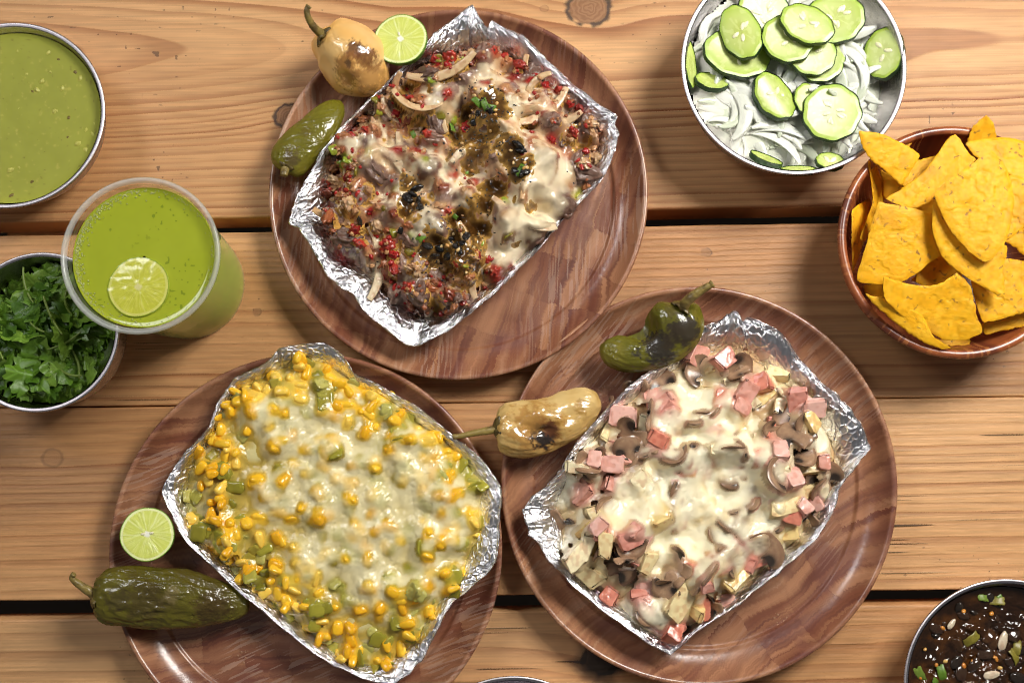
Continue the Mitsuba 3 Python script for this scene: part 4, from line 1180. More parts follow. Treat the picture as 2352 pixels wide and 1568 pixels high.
def herb_color(p, n, uv):
    tone = dr.floor(uv.y / 10 + 0.5)
    x, y = uv.x, uv.y - 10 * tone
    c = mix([0.066, 0.150, 0.009], [0.108, 0.205, 0.016], fbm(x * 3, y * 3, tone))
    c = dr.select(tone > 1.5, c * mi.Color3f(0.62, 0.70, 0.7), dr.select(tone > 0.5, c * mi.Color3f(1.7, 1.45, 2.4), c))
    vein = dr.minimum(dr.abs(x), dr.abs(dr.abs(x) * 0.8 - (y - 0.1) * 0.6 + 0.1))
    return mix(c, c * 1.8 + 0.02, (1 - smoothstep(0.01, 0.06, vein)) * 0.5)


scene['herb'] = two({'type': 'principled', 'base_color': proc(herb_color), 'roughness': 0.40, 'specular': 0.4})
LEAFP = {(i, t): mikit.ply((L[0], L[1]), 'herb', smooth=True, uv=L[2] + [0, 10 * t]) for i, L in enumerate(LEAVES) for t in range(3)}
RH = radius_at(O2, 0.045)
a_ = np.linspace(0, 2 * np.pi, 40, endpoint=False)


class RoundHeap(Heap):
    def __init__(self, c, R, floor, crest, edge, seed):
        P = np.stack([np.cos(a_), np.sin(a_)], -1) * R + c[:2]
        self.poly = shapely.Polygon(P)
        x0, y0, x1, y1 = self.poly.bounds
        self.res, self.x0, self.y0 = 0.001, x0 - 0.004, y0 - 0.004
        self.nx, self.ny = int((x1 - x0 + 0.008) / .001) + 1, int((y1 - y0 + 0.008) / .001) + 1
        self.X, self.Y = np.meshgrid(self.x0 + np.arange(self.nx) * .001, self.y0 + np.arange(self.ny) * .001, indexing='ij')
        self.mask = shapely.contains_xy(self.poly, self.X, self.Y)
        self.dist = ndimage.distance_transform_edt(self.mask) * .001
        s = np.clip(self.dist / edge, 0, 1)
        self.H = floor + (crest - floor) * s * (2 - s) + 0.006 * (meshkit.fbm(np.stack([self.X * 40, self.Y * 40, self.X * 0 + seed], -1), 2, seed) - 0.5)
        self.H[~self.mask] = floor + 0.012
        self.C = np.zeros((self.nx, self.ny, 3))


rl = np.random.default_rng(61)
HL = RoundHeap(B2, RH, 0.034, 0.053, 0.03, 3)
HL.H += np.clip((B2[1] + 0.012 - HL.Y) * 0.10, -0.010, 0.006)          # heaped towards the near side
(mv, mf), _ = HL.base_mesh()
hk = thing('chopped_herbs', 'dense mass of chopped green herbs below the loose leaves in the left steel bowl', 'herbs')
scene[hk] = mikit.ply((mv, mf), 'leaf_vc', smooth=True, color=tint(mv, [0.085, 0.170, 0.014], 0.3, 300, 3))
labels[hk]['kind'] = 'stuff'
TONE_NAME = ('mid green', 'pale green', 'dark green')
for i in range(290):
    a, t = int(rl.integers(len(LEAVES))), int(rl.choice(3, p=[.5, .22, .28]))
    x, y = HL.spot(rl, 0.006, lambda x, y, d: 1.0 if x > -0.44 else 0.12)
    R = rot(rl.uniform(0, 6.28), rl.normal(0, .5), rl.normal(0, .5))
    s = rl.uniform(.8, 1.4) if i < 190 else rl.uniform(1.3, 2.0)
    for _ in range(5):
        if np.hypot(*(((LEAVES[a][0] * s) @ R.T)[:, :2] + [x, y] - B2[:2]).T).max() < RH + 0.003:
            break
        s *= 0.82
    p = HL.drop(LEAVES[a][0], LEAVES[a][1], x, y, R, [0.1, 0.2, 0.02], 0.0015, 45, s)
    k = thing('herb_leaf', f'{TONE_NAME[t]} chopped leaf heaped with the others in the left steel bowl', 'leaf', f'{TONE_NAME[t]} chopped leaves in the left steel bowl')
    scene[k] = placed(LEAFP[a, t], R, p, s)
for i in range(9):
    st = ribbon(12, rl.uniform(.016, .034), .0020, .0020, rl.uniform(.4, 1.6), 560 + i)
    x, y = HL.spot(rl, 0.012, lambda x, y, d: 1.0 if x > -0.44 else 0.1)
    R = rot(rl.uniform(0, 6.28), rl.normal(0, .2), 0)
    put(hk, 'stem', placed(piece(st, 'leaf', [0.17, 0.24, 0.04], 0.2), R, HL.drop(st[0], st[1], x, y, R, [.1, .2, .02], 0.0005, 80)))


# ---------------------------------------------------------------- the cup of lime water
CUP_H = 0.124
ct, cb = at(321, 583, CUP_H), at(437, 656, 0.0)
cen = np.array([(ct[0] + cb[0]) / 2, (ct[1] + cb[1]) / 2])
RT, RB = 178 * pxm(321, 583, CUP_H), 126 * pxm(437, 656, 0.0)
AX = np.array([0.0, 0.0])


def cup_r(z):
    return RB + (RT - 0.0024 - RB) * (z / CUP_H)


cup = thing('plastic_cup', 'clear ribbed plastic cup of green lime water at the left', 'cup')
zs = np.linspace(0.0, CUP_H - 0.004, 120)
rib = 0.00028 * (0.5 + 0.5 * np.sign(np.sin(zs * 2 * np.pi / 0.0024))) * ((zs > 0.018) & (zs < 0.062))
wall = np.stack([cup_r(zs) + rib, zs + 0.0006], -1)
rim = [(RT - 0.0006, CUP_H - 0.0034), (RT + 0.0010, CUP_H - 0.0030), (RT + 0.0018, CUP_H - 0.0014), (RT + 0.0012, CUP_H), (RT, CUP_H + 0.0006), (RT - 0.0014, CUP_H), (RT - 0.0026, CUP_H - 0.0022)]
inner = np.stack([cup_r(zs[::-1]) - 0.0007, zs[::-1] + 0.0012], -1)
v, f = lathe(np.vstack([[[0.001, 0.0006]], wall]), 160)
plastic = {'type': 'blendbsdf', 'weight': 0.10, 'a': {'type': 'thindielectric', 'int_ior': 1.15}, 'b': two({'type': 'principled', 'base_color': rgb(0.62, 0.68, 0.40), 'roughness': 0.3, 'specular': 0.4})}
scene['clear_plastic'] = plastic
scene['rim_plastic'] = {'type': 'blendbsdf', 'weight': 0.30, 'a': {'type': 'thindielectric', 'int_ior': 1.49}, 'b': two({'type': 'principled', 'base_color': rgb(0.72, 0.74, 0.68), 'roughness': 0.2, 'specular': 0.6})}
put(cup, 'wall', mikit.ply((v + [cen[0], cen[1], 0], f), 'clear_plastic', smooth=50))
v, f = lathe(rim, 160)
put(cup, 'rim', mikit.ply((v + [cen[0], cen[1], 0], f), 'rim_plastic', smooth=True))

LQ = CUP_H - 0.009
drink = thing('lime_water', 'cloudy green lime water inside the plastic cup', 'drink')


def drink_color(p, n, uv):
    m = smoothstep(0.73, 0.80, noise(p.x * 500, p.y * 500, p.z * 500)) * smoothstep(0.5, 0.6, noise(p.x * 60, p.y * 60, 4))
    c = mix([0.290, 0.335, 0.016], [0.325, 0.370, 0.028], fbm(p.x * 40, p.y * 40, p.z * 40))
    return mix(c, [0.10, 0.15, 0.01], m * 0.6)


scene['cloudy_green'] = two({'type': 'principled', 'base_color': proc(drink_color), 'roughness': 0.06, 'specular': 0.4})
zq = np.linspace(0.0016, LQ - 0.0010, 40)
body = np.vstack([[[0.001, 0.0016]], np.stack([cup_r(zq) - 0.0011, zq], -1)])
v, f = lathe(body, 160)
scene['green_body'] = two({'type': 'diffuse', 'reflectance': rgb(0.480, 0.560, 0.060)})
put(drink, 'body', mikit.ply((v + [cen[0], cen[1], 0], f), 'green_body', smooth=35))
pr = np.vstack([[[cup_r(LQ - 0.001) - 0.0010, LQ - 0.0010], [cup_r(LQ) - 0.0008, LQ], [cup_r(LQ) - 0.0012, LQ + 0.0008], [cup_r(LQ) - 0.0026, LQ + 0.0002], [cup_r(LQ) - 0.006, LQ - 0.0002], [0.03, LQ - 0.0004], [0.001, LQ - 0.0004]]])
v, f = lathe(pr, 160)
put(drink, 'liquid', mikit.ply((v + [cen[0], cen[1], 0], f), 'cloudy_green', smooth=35))
rb = np.random.default_rng(71)
bub = []
for i in range(620):
    th = rb.normal(2.9, .75) if i < 470 else rb.uniform(0, 6.28)
    rr_ = cup_r(LQ) - 0.0020 - abs(rb.normal(0, .0030 if i < 470 else .001))
    r = rb.uniform(.0003, .0007)
    s = trimesh.creation.icosphere(subdivisions=1, radius=r)
    s.apply_translation([cen[0] + rr_ * math.cos(th), cen[1] + rr_ * math.sin(th), LQ + 0.0001])
    bub.append(s)
bub = trimesh.util.concatenate(bub)
put(drink, 'foam_bubbles', mikit.ply(bub, {'type': 'blendbsdf', 'weight': 0.6, 'a': {'type': 'thindielectric', 'int_ior': 1.33}, 'b': {'type': 'plastic', 'diffuse_reflectance': rgb(0.55, 0.58, 0.22)}}, smooth=True), kind='stuff')
ls = thing('lime_slice', 'round lime slice floating in the cup of lime water', 'lime')
c = at(318, 659, LQ + 0.0008)
R = 70 * pxm(318, 659, LQ)
v, f, rr, w = lime_disc(R, dome=0.015, seed=7)
F = frame_to((-0.02, 0.012, 1), 0.8)
scene['soaked_lime'] = two({'type': 'principled', 'base_color': proc(lambda p, n, uv: mix(lime_face(p, n, uv) * mi.Color3f(0.92, 0.84, 0.50), [0.36, 0.38, 0.03], 0.35)), 'roughness': 0.12, 'specular': 0.5})
put(ls, 'flesh', mikit.ply((v @ F.T + c, f), 'soaked_lime', smooth=True, uv=rr))
n = len(w)
a = np.arange(n) * 2 * np.pi / n
pv = np.vstack([np.stack([np.cos(a) * w * R * k, np.sin(a) * w * R * k, a * 0 + h], -1) for k, h in ((.99, -.0001), (1.0, -.0008), (.995, -.004), (.97, -.006))])
put(ls, 'peel', mikit.ply((pv @ F.T + c, tri(grid_faces(4, n))), 'moist_food_vc', smooth=True, color=tint(pv, [0.36, 0.42, 0.05], 0.2)))


# ---------------------------------------------------------------- cucumber and onion
def cuke_color(p, n, uv):
    r = dr.sqrt(uv.x * uv.x + uv.y * uv.y)
    th = dr.atan2(uv.y, uv.x)
    c = mix([0.460, 0.530, 0.150], [0.380, 0.490, 0.080], smoothstep(0.45, 0.95, r))
    star = 0.5 + 0.5 * dr.cos(3 * th + 1.0)
    c = mix(c, [0.390, 0.450, 0.090], (1 - smoothstep(0.30, 0.52, r + 0.10 * star)) * (0.3 + 0.7 * fbm(uv.x * 7, uv.y * 7, p.z * 30)))
    c = mix(c, [0.590, 0.640, 0.280], smoothstep(0.6, 0.75, noise(th * 5, r * 5)) * 0.35)
    c = mix(c, [0.330, 0.480, 0.060], smoothstep(0.86, 0.97, r))
    return mix(c, [0.045, 0.100, 0.018], smoothstep(0.975, 1.0, r))


scene['cucumber'] = two({'type': 'principled', 'base_color': proc(cuke_color), 'roughness': 0.28, 'specular': 0.5})
finish('onion', 0.25, 0.5, color=pal_even)
RO = radius_at(O3, 0.045)
HO = RoundHeap(B3, RO, 0.038, 0.048, 0.03, 7)
ro = np.random.default_rng(81)
HO.H += np.clip((B3[0] - HO.X) * 0.06, -0.006, 0.003)
(mv, mf), _ = HO.base_mesh()
ok_ = thing('sliced_onion', 'pale mass of sliced onion at the bottom of the cucumber bowl', 'onion')
scene[ok_] = mikit.ply((mv, mf), 'onion_vc', smooth=True, color=tint(mv, [0.66, 0.68, 0.56], 0.2, 200, 3))
labels[ok_]['kind'] = 'stuff'


def onion_arc(seed, length, width, curl, thick=0.0024):
    rng = np.random.default_rng(seed)
    n = 22
    a = np.linspace(-curl / 2, curl / 2, n)
    R = length / curl
    p = np.stack([R * np.sin(a), R * (np.cos(a) - 1), 0.0035 * np.sin(a * 1.6 + rng.uniform(0, 6))], -1)
    p -= p.mean(0)
    w = width / 2 * np.clip(np.sin(np.linspace(0.12, np.pi - 0.12, n)) ** 0.6, .2, 1)
    v, f = tube(p, w, thick / 2, 10, up=(0, 0.35 * math.sin(seed * 2.1), 1))
    return v, f, None


ARCS = [onion_arc(600 + i, RND.uniform(.045, .085), RND.uniform(.008, .012), RND.uniform(0.9, 2.6)) for i in range(12)]
ARCP = [piece(A, 'onion', [[0.60, 0.61, 0.52], [0.53, 0.57, 0.43], [0.65, 0.66, 0.58]][i % 3], 0.10, 160, i) for i, A in enumerate(ARCS)]


def onion_at(x, y, yaw, k, s, label=None, tilt=0.2):
    R = rot(yaw, ro.normal(0, tilt * .6), ro.normal(0, tilt * .5))
    for _ in range(5):                     # cut to what fits between the steel walls
        if np.hypot(*(((ARCS[k][0] * s) @ R.T)[:, :2] + [x, y] - B3[:2]).T).max() < RO + 0.002:
            break
        s *= 0.82
    p = HO.drop(ARCS[k][0], ARCS[k][1], x, y, R, [.7, .7, .6], 0.0012, 55, s)
    key = thing('onion_slice', label or 'white onion slice lying loose in the cucumber bowl', 'onion slice', None if label else 'onion slices in the cucumber bowl')
    scene[key] = placed(ARCP[k], R, p, s)


for i in range(110):
    x, y = HO.spot(ro, 0.016, lambda x, y, d: 1.0 if y < B3[1] + 0.045 or x > B3[0] + 0.02 else 0.3)
    onion_at(x, y, ro.uniform(0, 6.28), int(ro.integers(len(ARCS))), ro.uniform(.7, 1.1))
for px, py, yaw, k, s in ((1636, 60, 1.2, 2, .9), (1640, 100, 1.5, 4, .8), (1650, 250, -0.9, 1, .8), (1670, 280, -1.0, 3, .9), (1670, 225, -1.1, 6, .8), (1690, 300, -0.8, 8, 1.0), (1720, 315, -0.7, 9, .9), (1790, 325, -0.6, 5, .9), (1840, 340, -0.4, 7, 1.0), (1880, 320, .2, 2, .9), (1950, 300, 1.0, 4, .9), (1970, 330, .8, 6, .9), (1975, 220, 1.3, 8, .9)):
    q = at(px, py, .055)
    onion_at(q[0], q[1], yaw, k, s)


def cuke_shape(rx, ry, n, seed, bend, thick, facets=9):
    rng = np.random.default_rng(seed)
    a = np.linspace(0, 2 * np.pi, 54, endpoint=False)
    k = 1 - 0.075 * (0.5 - 0.5 * np.cos(facets * a + seed)) ** 2 + 0.012 * rng.normal(0, 1, 54)
    k = ndimage.gaussian_filter1d(k, 1, mode='wrap')
    o = np.stack([np.cos(a) * rx * k, np.sin(a) * ry * k], -1)
    v, f, uv = slab(o, thick, lambda x, y: bend[0] * x * x + bend[1] * y * y + bend[2] * x * y, 7, bevel=0.12)
    return v, f, np.stack([uv[:, 0] / (rx * .985), uv[:, 1] / (ry * .985)], -1)


def cuke(px, py, z, rx, ry, spin, nrm, label, seed, bend=(0, 0, 0), seeds=5, thick=0.0042):
    """One slice: flesh, the dark peel round its edge, and the seeds that show."""
    c = at(px, py, z)
    m = pxm(px, py, z)
    rx, ry = rx * m, ry * m
    v, f, uv = cuke_shape(rx, ry, 54, seed, bend, thick)
    F = frame_to(nrm, spin)
    k = thing('cucumber_slice', label, 'cucumber slice')
    put(k, 'flesh', mikit.ply((v @ F.T + c, f), 'cucumber', smooth=False, uv=uv))
    M = len(v) // 2
    n = 54
    top, bot = v[M - n:M], v[2 * M - n:]
    rng = np.random.default_rng(seed)
    grow = lambda q, s: np.column_stack([q[:, :2] * s, q[:, 2]])  # noqa: E731
    pv = np.vstack([grow(top, 0.992) + [0, 0, thick * .20], grow(top, 1.016) + [0, 0, thick * .06], grow(bot, 1.016) - [0, 0, thick * .06], grow(bot, 0.992) - [0, 0, thick * .2]])
    put(k, 'peel', piece((pv @ F.T + c, tri(grid_faces(4, n))), 'moist_food', [0.022, 0.052, 0.013], 0.3, 200, seed))
    for i in range(seeds):
        th = (i % 3) * 2.1 + 0.5 + rng.normal(0, .3)
        q = rng.uniform(.2, .42)
        x, y = rx * q * math.cos(th), ry * q * math.sin(th)
        sv, sf = blob(.0034, .0016, .0007, 1, 0.08, 1, 3)
        zz = bend[0] * x * x + bend[1] * y * y + bend[2] * x * y + thick / 2 + .0001
        put(k, 'seed', piece((sv @ rot(th + rng.normal(0, .4)).T @ F.T + c + F @ np.array([x, y, zz]), sf), 'moist_food', [0.76, 0.74, 0.46], 0.05))


cuke(1583, 148, .052, 16, 58, 0.1, (0.55, 0, 1), 'narrow cucumber slice standing against the left wall of the steel bowl', 700, seeds=0)
cuke(1634, 190, .052, 40, 26, -0.2, (0.1, 0.5, 1), 'cucumber slice half buried in onion at the left of the steel bowl', 701, (8, 0, 0), 1)
cuke(1690, 128, .055, 80, 58, -0.25, (0.1, 0.1, 1), 'broad cucumber slice at the left under the folded ones', 702, (2, 4, 0), 3)
cuke(1752, 34, .058, 62, 68, 0.3, (0.05, -0.05, 1), 'cucumber slice cut by the top edge of the photo, left of the stack', 703, (2, 0, 0), 6)
cuke(1702, 76, .063, 46, 70, 0.35, (-0.2, 0.05, 1), 'curved cucumber slice resting on the broad one at the left', 704, (-9, 2, 0), 4)
cuke(1884, 137, .056, 56, 62, -0.5, (0.0, 0.1, 1), 'lowest cucumber slice of the fanned stack in the middle', 705, (2, 0, 0), 0)
cuke(1863, 122, .061, 58, 58, -0.4, (0.03, 0.05, 1), 'third cucumber slice down in the fanned stack', 706, (2, 0, 0), 2)
cuke(1808, 92, .065, 62, 58, -0.6, (0.0, 0.08, 1), 'second cucumber slice down in the fanned stack', 707, (2, 0, 0), 3)
cuke(1918, 44, .060, 68, 62, 0.2, (-0.1, 0.05, 1), 'seedy cucumber slice at the top right of the stack', 708, (3, 0, 0), 9)
cuke(1853, 57, .071, 66, 47, -0.45, (0.0, 0.08, 1), 'topmost cucumber slice of the fanned stack', 709, (1, -3, 0), 5)
cuke(2032, 124, .054, 46, 62, -0.10, (-0.62, 0.0, 1), 'tall cucumber slice leaning on the right wall of the steel bowl', 710, (4, 0, 0), 3, .006)
cuke(1778, 222, .058, 44, 62, 0.55, (0.15, 0.1, 1), 'half folded cucumber slice left of the seedy pair', 711, (-12, 2, 0), 2, .0055)
cuke(1860, 230, .056, 40, 42, 0.0, (0.1, 0.1, 1), 'greenish cucumber slice tucked under the big seedy one', 712, (2, 0, 0), 0)
cuke(1910, 260, .060, 68, 71, -0.5, (-0.05, 0.06, 1), 'big seedy cucumber slice at the lower right of the steel bowl', 713, (2, 0, 0), 10)
cuke(1906, 372, .055, 34, 22, -0.15, (0.0, 0.25, 1), 'small cut piece of cucumber at the lower rim of the steel bowl', 714, (0, 0, 0), 2)
cuke(1758, 368, .052, 40, 16, -0.6, (0.3, 0.9, 1), 'cucumber slice on edge showing dark peel at the lower left rim', 715, (4, 0, 0), 0)
cuke(1832, 392, .052, 42, 12, 0.0, (0.0, 1.0, 1), 'cucumber slice on edge showing dark peel at the bottom of the steel bowl', 716, (0, 0, 0), 0)


# ---------------------------------------------------------------- the wooden bowl of tortilla chips
def red_wood(p, n, uv):
    s = uv.x
    st = fbm(s * 90, uv.y * 3, 1.0, 3)
    band = noise(s * 34, uv.y * 1.5, 2)
    c = mix([0.210, 0.050, 0.016], [0.330, 0.095, 0.026], st)
    c = mix(c, [0.085, 0.018, 0.010], smoothstep(0.52, 0.75, band) * 0.8)
    return mix(c, [0.46, 0.17, 0.05], smoothstep(0.66, 0.74, noise(s * 260, uv.y * 3, 5)) * 0.5)


scene['red_wood'] = two({'type': 'principled', 'base_color': proc(red_wood), 'roughness': 0.30, 'specular': 0.5, 'clearcoat': 0.6, 'clearcoat_gloss': 0.9})
WB_H = 0.064
wc = at(2197, 553, WB_H)
WR = 272 * pxm(2197, 553, WB_H)
pr = [(0.001, 0.0004), (0.05, 0.0004), (0.056, 0.002), (0.066, 0.010), (0.0765, 0.026), (0.0835, 0.044), (WR - 0.0012, 0.058), (WR, 0.0622), (WR - 0.0008, 0.0642), (WR - 0.0028, 0.0652), (WR - 0.0052, 0.0647), (WR - 0.0066, 0.0628), (WR - 0.0078, 0.056), (0.0765, 0.043), (0.0695, 0.026), (0.060, 0.013), (0.045, 0.007), (0.001, 0.006)]
prs = smooth_line(np.array(pr), 90)
v, f = lathe(prs, 200)
wb = thing('wooden_bowl', 'glossy red brown wooden bowl heaped with tortilla chips at the right edge', 'bowl')
uv = np.stack([np.arctan2(v[:, 1], v[:, 0]) / 6.2832, np.repeat(np.linspace(0, 1, 90), 200) + v[:, 0] * 4], -1)
scene[wb] = mikit.ply((v + [wc[0], wc[1], 0], f), 'red_wood', smooth=True, uv=uv)


def chip_color(p, n, uv):
    a = fbm(uv.x * 130, uv.y * 130, 2.0)
    b = noise(uv.x * 420, uv.y * 420, 5)
    c = mix([0.745, 0.340, 0.007], [0.790, 0.420, 0.016], a)
    c = mix(c, [0.820, 0.460, 0.030], smoothstep(0.58, 0.8, noise(uv.x * 230, uv.y * 230, 9)) * 0.5)
    c *= 0.92 + 0.16 * b
    d, _, k = voronoi(uv.x * 210 + 1.2 * noise(uv.x * 300, uv.y * 300), uv.y * 210 + 1.2 * noise(uv.x * 300, uv.y * 300, 4))
    c = mix(c, [0.20, 0.085, 0.03], (1 - smoothstep(0.10, 0.26 + 0.14 * b, d)) * smoothstep(0.80, 0.84, k) * (0.4 + 0.5 * a))
    return mix(c, [0.52, 0.20, 0.02], smoothstep(0.62, 0.8, fbm(uv.x * 60, uv.y * 60, 7.0)) * 0.35)


def chip_bump(p, n, uv):
    return 0.0005 * smoothstep(0.50, 0.8, noise(uv.x * 180, uv.y * 180, 3)) + 0.0004 * fbm(uv.x * 500, uv.y * 500, 5.0)


scene['corn_chip'] = {'type': 'bumpmap', 'nested_texture': proc(chip_bump, 4e-4), 'scale': 1.0, 'bsdf': two({'type': 'principled', 'base_color': proc(chip_color), 'roughness': 0.5, 'specular': 0.2})}


def chip(poly, z0, gx, gy, label, bend=0.0, bang=0.0, twist=0.0, seed=0):
    """A chip over an outline measured on the photograph: height z0 at its middle, slopes gx (right) and gy (away), and a curl along the direction bang."""
    q = np.array(poly, float) * 0.3844 + [1894.9, 246.9]
    o = loop(q, 72)
    o = smoothed(o, 0.7)
    c0 = o.mean(0)
    w0 = at(c0[0], c0[1], z0)

    def height(xy):
        d = xy - w0[:2]
        u = d[:, 0] * math.cos(bang) + d[:, 1] * math.sin(bang)
        return z0 + gx * d[:, 0] + gy * d[:, 1] + bend * u * u + twist * d[:, 0] * d[:, 1]

    xy = at(o[:, 0], o[:, 1], z0)[:, :2]
    for _ in range(4):
        xy = at(o[:, 0], o[:, 1], height(xy))[:, :2]
    rng = np.random.default_rng(seed)
    xy = xy + rng.normal(0, 0.00022, xy.shape)
    v, f, uv = slab(xy, 0.0015, lambda x, y: height(np.stack([x, y], -1)) + 0.0010 * (meshkit.fbm(np.stack([x * 75, y * 90, x * 0 + seed], -1), 3, seed) - 0.5), 9, bevel=0.25)
    k = thing('tortilla_chip', label, 'tortilla chip', 'tortilla chips in the wooden bowl')
    scene[k] = mikit.ply((v, f), 'corn_chip', smooth=True, uv=uv + seed * 0.37)


X2 = 1330
chip([(160, 610), (215, 570), (270, 540), (290, 640), (262, 740), (232, 800), (205, 880), (165, 990), (158, 800)], .046, -.9, 0.0, 'narrow chip standing at the left wall of the wooden bowl', 0, 0, 0, 1)
chip([(255, 310), (300, 335), (340, 440), (360, 540), (320, 660), (270, 770), (225, 810), (205, 780), (280, 600), (290, 480), (270, 390)], .054, -1.3, 0.2, 'folded chip standing between the upper left flap and the big square chip', 0, 0, 0, 2)
chip([(230, 1060), (345, 1055), (370, 1130), (300, 1140), (235, 1105)], .044, .2, -.2, 'small shaded chip under the square chip at the lower left of the bowl', 0, 0, 0, 3)
chip([(330, 370), (430, 430), (520, 520), (420, 560), (350, 540)], .045, .2, .2, 'shaded chip deep between the left chips', 0, 0, 0, 4)
chip([(500, 610), (580, 560), (660, 545), (720, 620), (640, 680)], .050, .1, .3, 'small shaded chip in the middle under the long folded chip', 0, 0, 0, 5)
chip([(510, 1030), (600, 960), (690, 890), (790, 960), (740, 1060), (620, 1080)], .050, 0, .3, 'shaded chip deep in the middle above the wide curved chip', 0, 0, 0, 6)
chip([(560, 900), (700, 840), (830, 940), (800, 1080), (640, 1110), (540, 1040)], .060, .1, .1, 'shaded chip behind the upper edge of the wide curved chip', 0, 0, 0, 24)
chip([(560, 1360), (690, 1385), (870, 1380), (864, 1420), (740, 1424), (640, 1410)], .044, 0, -.3, 'chip lowest at the bottom wall of the bowl', 0, 0, 0, 7)
chip([(930, 1290), (1060, 1270), (1190, 1215), (X2, 1170), (X2, 1280), (1180, 1310), (1050, 1335), (955, 1360)], .056, 0, .1, 'chip at the lower right under the broad flat chip', 0, 0, 0, 8)
chip([(850, 195), (885, 115), (925, 75), (965, 46), (1005, 90), (1025, 170), (1000, 260), (900, 270)], .066, 0, .5, 'chip tip rising highest at the top rim of the bowl', 0, 0, 0, 9)
chip([(450, 370), (540, 320), (660, 287), (680, 330), (600, 400), (520, 480), (465, 470)], .058, .1, -.1, 'small chip showing behind the long folded chip', 0, 0, 0, 10)
chip([(450, 205), (520, 200), (515, 225), (480, 240)], .060, 0, 0, 'tiny chip corner behind the upper left flap', 0, 0, 0, 11)
chip([(200, 140), (280, 148), (365, 165), (440, 205), (520, 245), (568, 290), (520, 370), (455, 468), (410, 425), (350, 370), (290, 330), (240, 265), (215, 210)], .074, -.10, .15, 'chip flap sticking out over the upper left rim', -2.5, 0.8, 0, 12)
chip([(830, 210), (960, 185), (1100, 180), (1200, 205), (X2, 260), (X2, 470), (1180, 430), (1090, 400), (1000, 330), (900, 300)], .072, 0, -.15, 'broad chip at the back right of the bowl', -2, 1.0, 0, 13)
chip([(355, 545), (410, 515), (470, 478), (540, 425), (600, 372), (650, 310), (695, 240), (735, 185), (778, 153), (810, 195), (850, 270), (905, 310), (850, 370), (770, 430), (690, 480), (640, 555), (560, 600), (500, 604), (420, 575)], .074, .16, -.12, 'long folded chip running from the middle left to the top', 6, 2.3, 0, 14)
chip([(1100, 400), (1180, 425), (X2, 470), (X2, 640), (1190, 715), (1085, 795), (1060, 700), (1080, 560)], .075, 0, 0, 'chip at the right behind the topmost chip', -2, 0, 0, 15)
chip([(1075, 800), (1190, 720), (X2, 660), (X2, 960), (1190, 885), (1130, 830)], .080, .1, .1, 'pointed chip at the right edge of the photo', 0, 0, 0, 16)
chip([(1080, 900), (1150, 930), (X2, 900), (X2, 1060), (1180, 1060), (1080, 1000)], .068, 0, 0, 'shaded chip under the pointed chip at the right', 0, 0, 0, 17)
chip([(870, 1030), (960, 960), (1080, 900), (1200, 920), (X2, 930), (X2, 1190), (1180, 1225), (1040, 1268), (940, 1285), (905, 1180)], .073, 0, .05, 'broad flat chip at the lower right of the bowl', -1.5, .5, 0, 18)
chip([(318, 560), (390, 578), (480, 592), (560, 612), (640, 632), (645, 700), (655, 790), (695, 890), (630, 920), (560, 985), (480, 1035), (330, 1060), (250, 1050), (185, 1040), (210, 930), (240, 840), (270, 730), (298, 630)], .076, .05, .16, 'big square chip at the left of the bowl', -2.5, 0.2, 0, 19)
chip([(345, 1005), (400, 1028), (460, 1043), (540, 1062), (610, 1066), (690, 1050), (740, 1020), (785, 982), (840, 1025), (870, 1070), (885, 1140), (910, 1250), (948, 1345), (840, 1388), (720, 1392), (650, 1360), (560, 1290), (450, 1240), (352, 1140)], .076, 0, .30, 'wide curved chip at the bottom middle of the bowl', 5, 0.0, 0, 20)
chip([(235, 1110), (300, 1130), (370, 1140), (440, 1165), (500, 1195), (560, 1225), (592, 1250), (610, 1300), (645, 1365), (700, 1405), (760, 1438), (700, 1445), (600, 1410), (500, 1345), (420, 1285), (340, 1215), (270, 1150)], .074, .02, .35, 'rolled chip lying on the lower left rim', -14, 0.9, 0, 21)
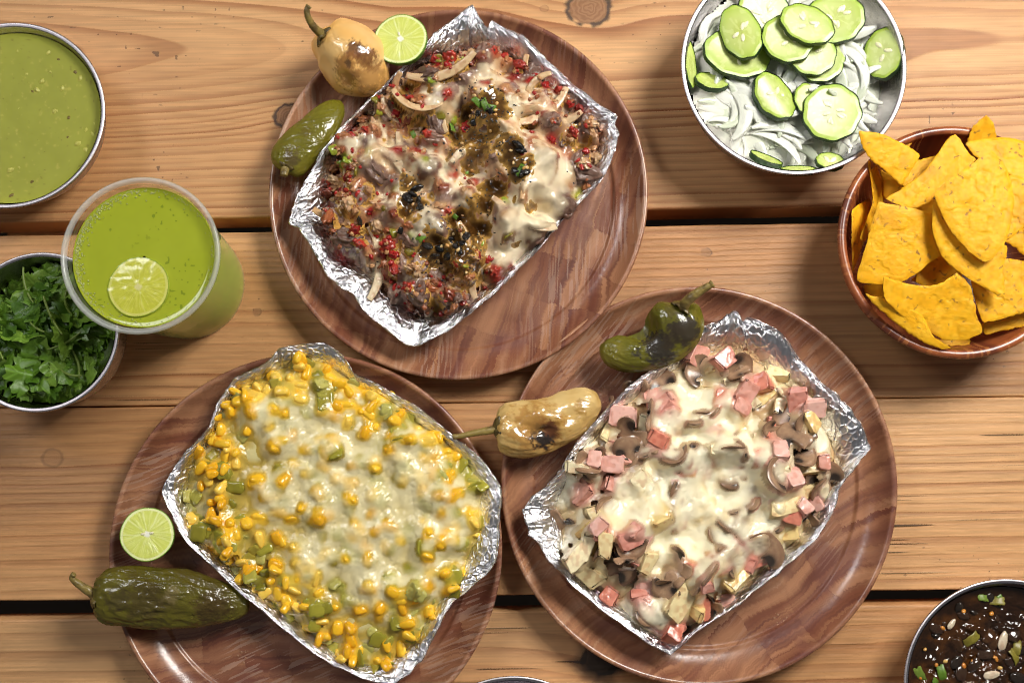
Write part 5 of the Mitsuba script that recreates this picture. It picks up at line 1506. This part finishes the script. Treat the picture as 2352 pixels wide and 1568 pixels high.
chip([(640, 590), (660, 560), (720, 600), (800, 660), (900, 760), (1000, 850), (1085, 815), (1090, 870), (1062, 960), (1068, 1040), (1078, 1145), (1000, 1105), (900, 1050), (830, 1005), (760, 955), (700, 890), (660, 800), (640, 720)], .088, .05, .10, 'rounded chip just under the topmost chip', -2.5, 0.6, 0, 22)
chip([(645, 515), (720, 450), (800, 392), (900, 320), (995, 255), (1035, 295), (1072, 345), (1100, 400), (1118, 470), (1128, 580), (1112, 700), (1086, 780), (1058, 835), (1000, 905), (950, 927), (905, 895), (850, 850), (800, 800), (755, 745), (715, 680), (685, 610)], .098, .04, .05, 'topmost chip, a rounded triangle in the middle of the heap', -2.5, 0.5, 0, 23)


# ---------------------------------------------------------------- drops of grease on the plates
scene['grease'] = two({'type': 'principled', 'base_color': rgb(0.30, 0.15, 0.085), 'roughness': 0.06, 'specular': 0.5})
rgz = np.random.default_rng(91)
for plate_key, spots in (('plate', [(1256, 650, 26, 90), (1232, 690, 16, 26), (1330, 560, 10, 8)]), ('plate_001', [(1385, 905, 12, 30), (1388, 935, 14, 22), (1790, 1420, 14, 12)]), ('plate_002', [(560, 1500, 10, 10), (330, 1120, 8, 6)])):
    drops = []
    for px, py, r, cnt in spots:
        for i in range(cnt):
            q = at(px + rgz.normal(0, r), py + rgz.normal(0, r), PLATE_Z + 0.0008)
            s = rgz.uniform(.0003, .0011)
            b = trimesh.creation.icosphere(subdivisions=2)
            b.vertices = np.maximum(np.array(b.vertices), [-9, -9, -0.3]) * [s, s * rgz.uniform(.7, 1.2), s * .38] + [q[0], q[1], PLATE_Z + 0.0007 + (0.0016 * (q[0] - PA[0][0]) + 0.0016) * (plate_key == 'plate') * 0.5]
            drops.append(b)
    d = trimesh.util.concatenate(drops)
    put(plate_key, 'grease_drops', mikit.ply(d, 'grease', smooth=True), kind='stuff')


# ---------------------------------------------------------------- the palette of the small pieces, ready for the renderer
PAL_RGB = [mi.Float([c[k] for c in PAL]) for k in range(3)]
dr.eval(*PAL_RGB)
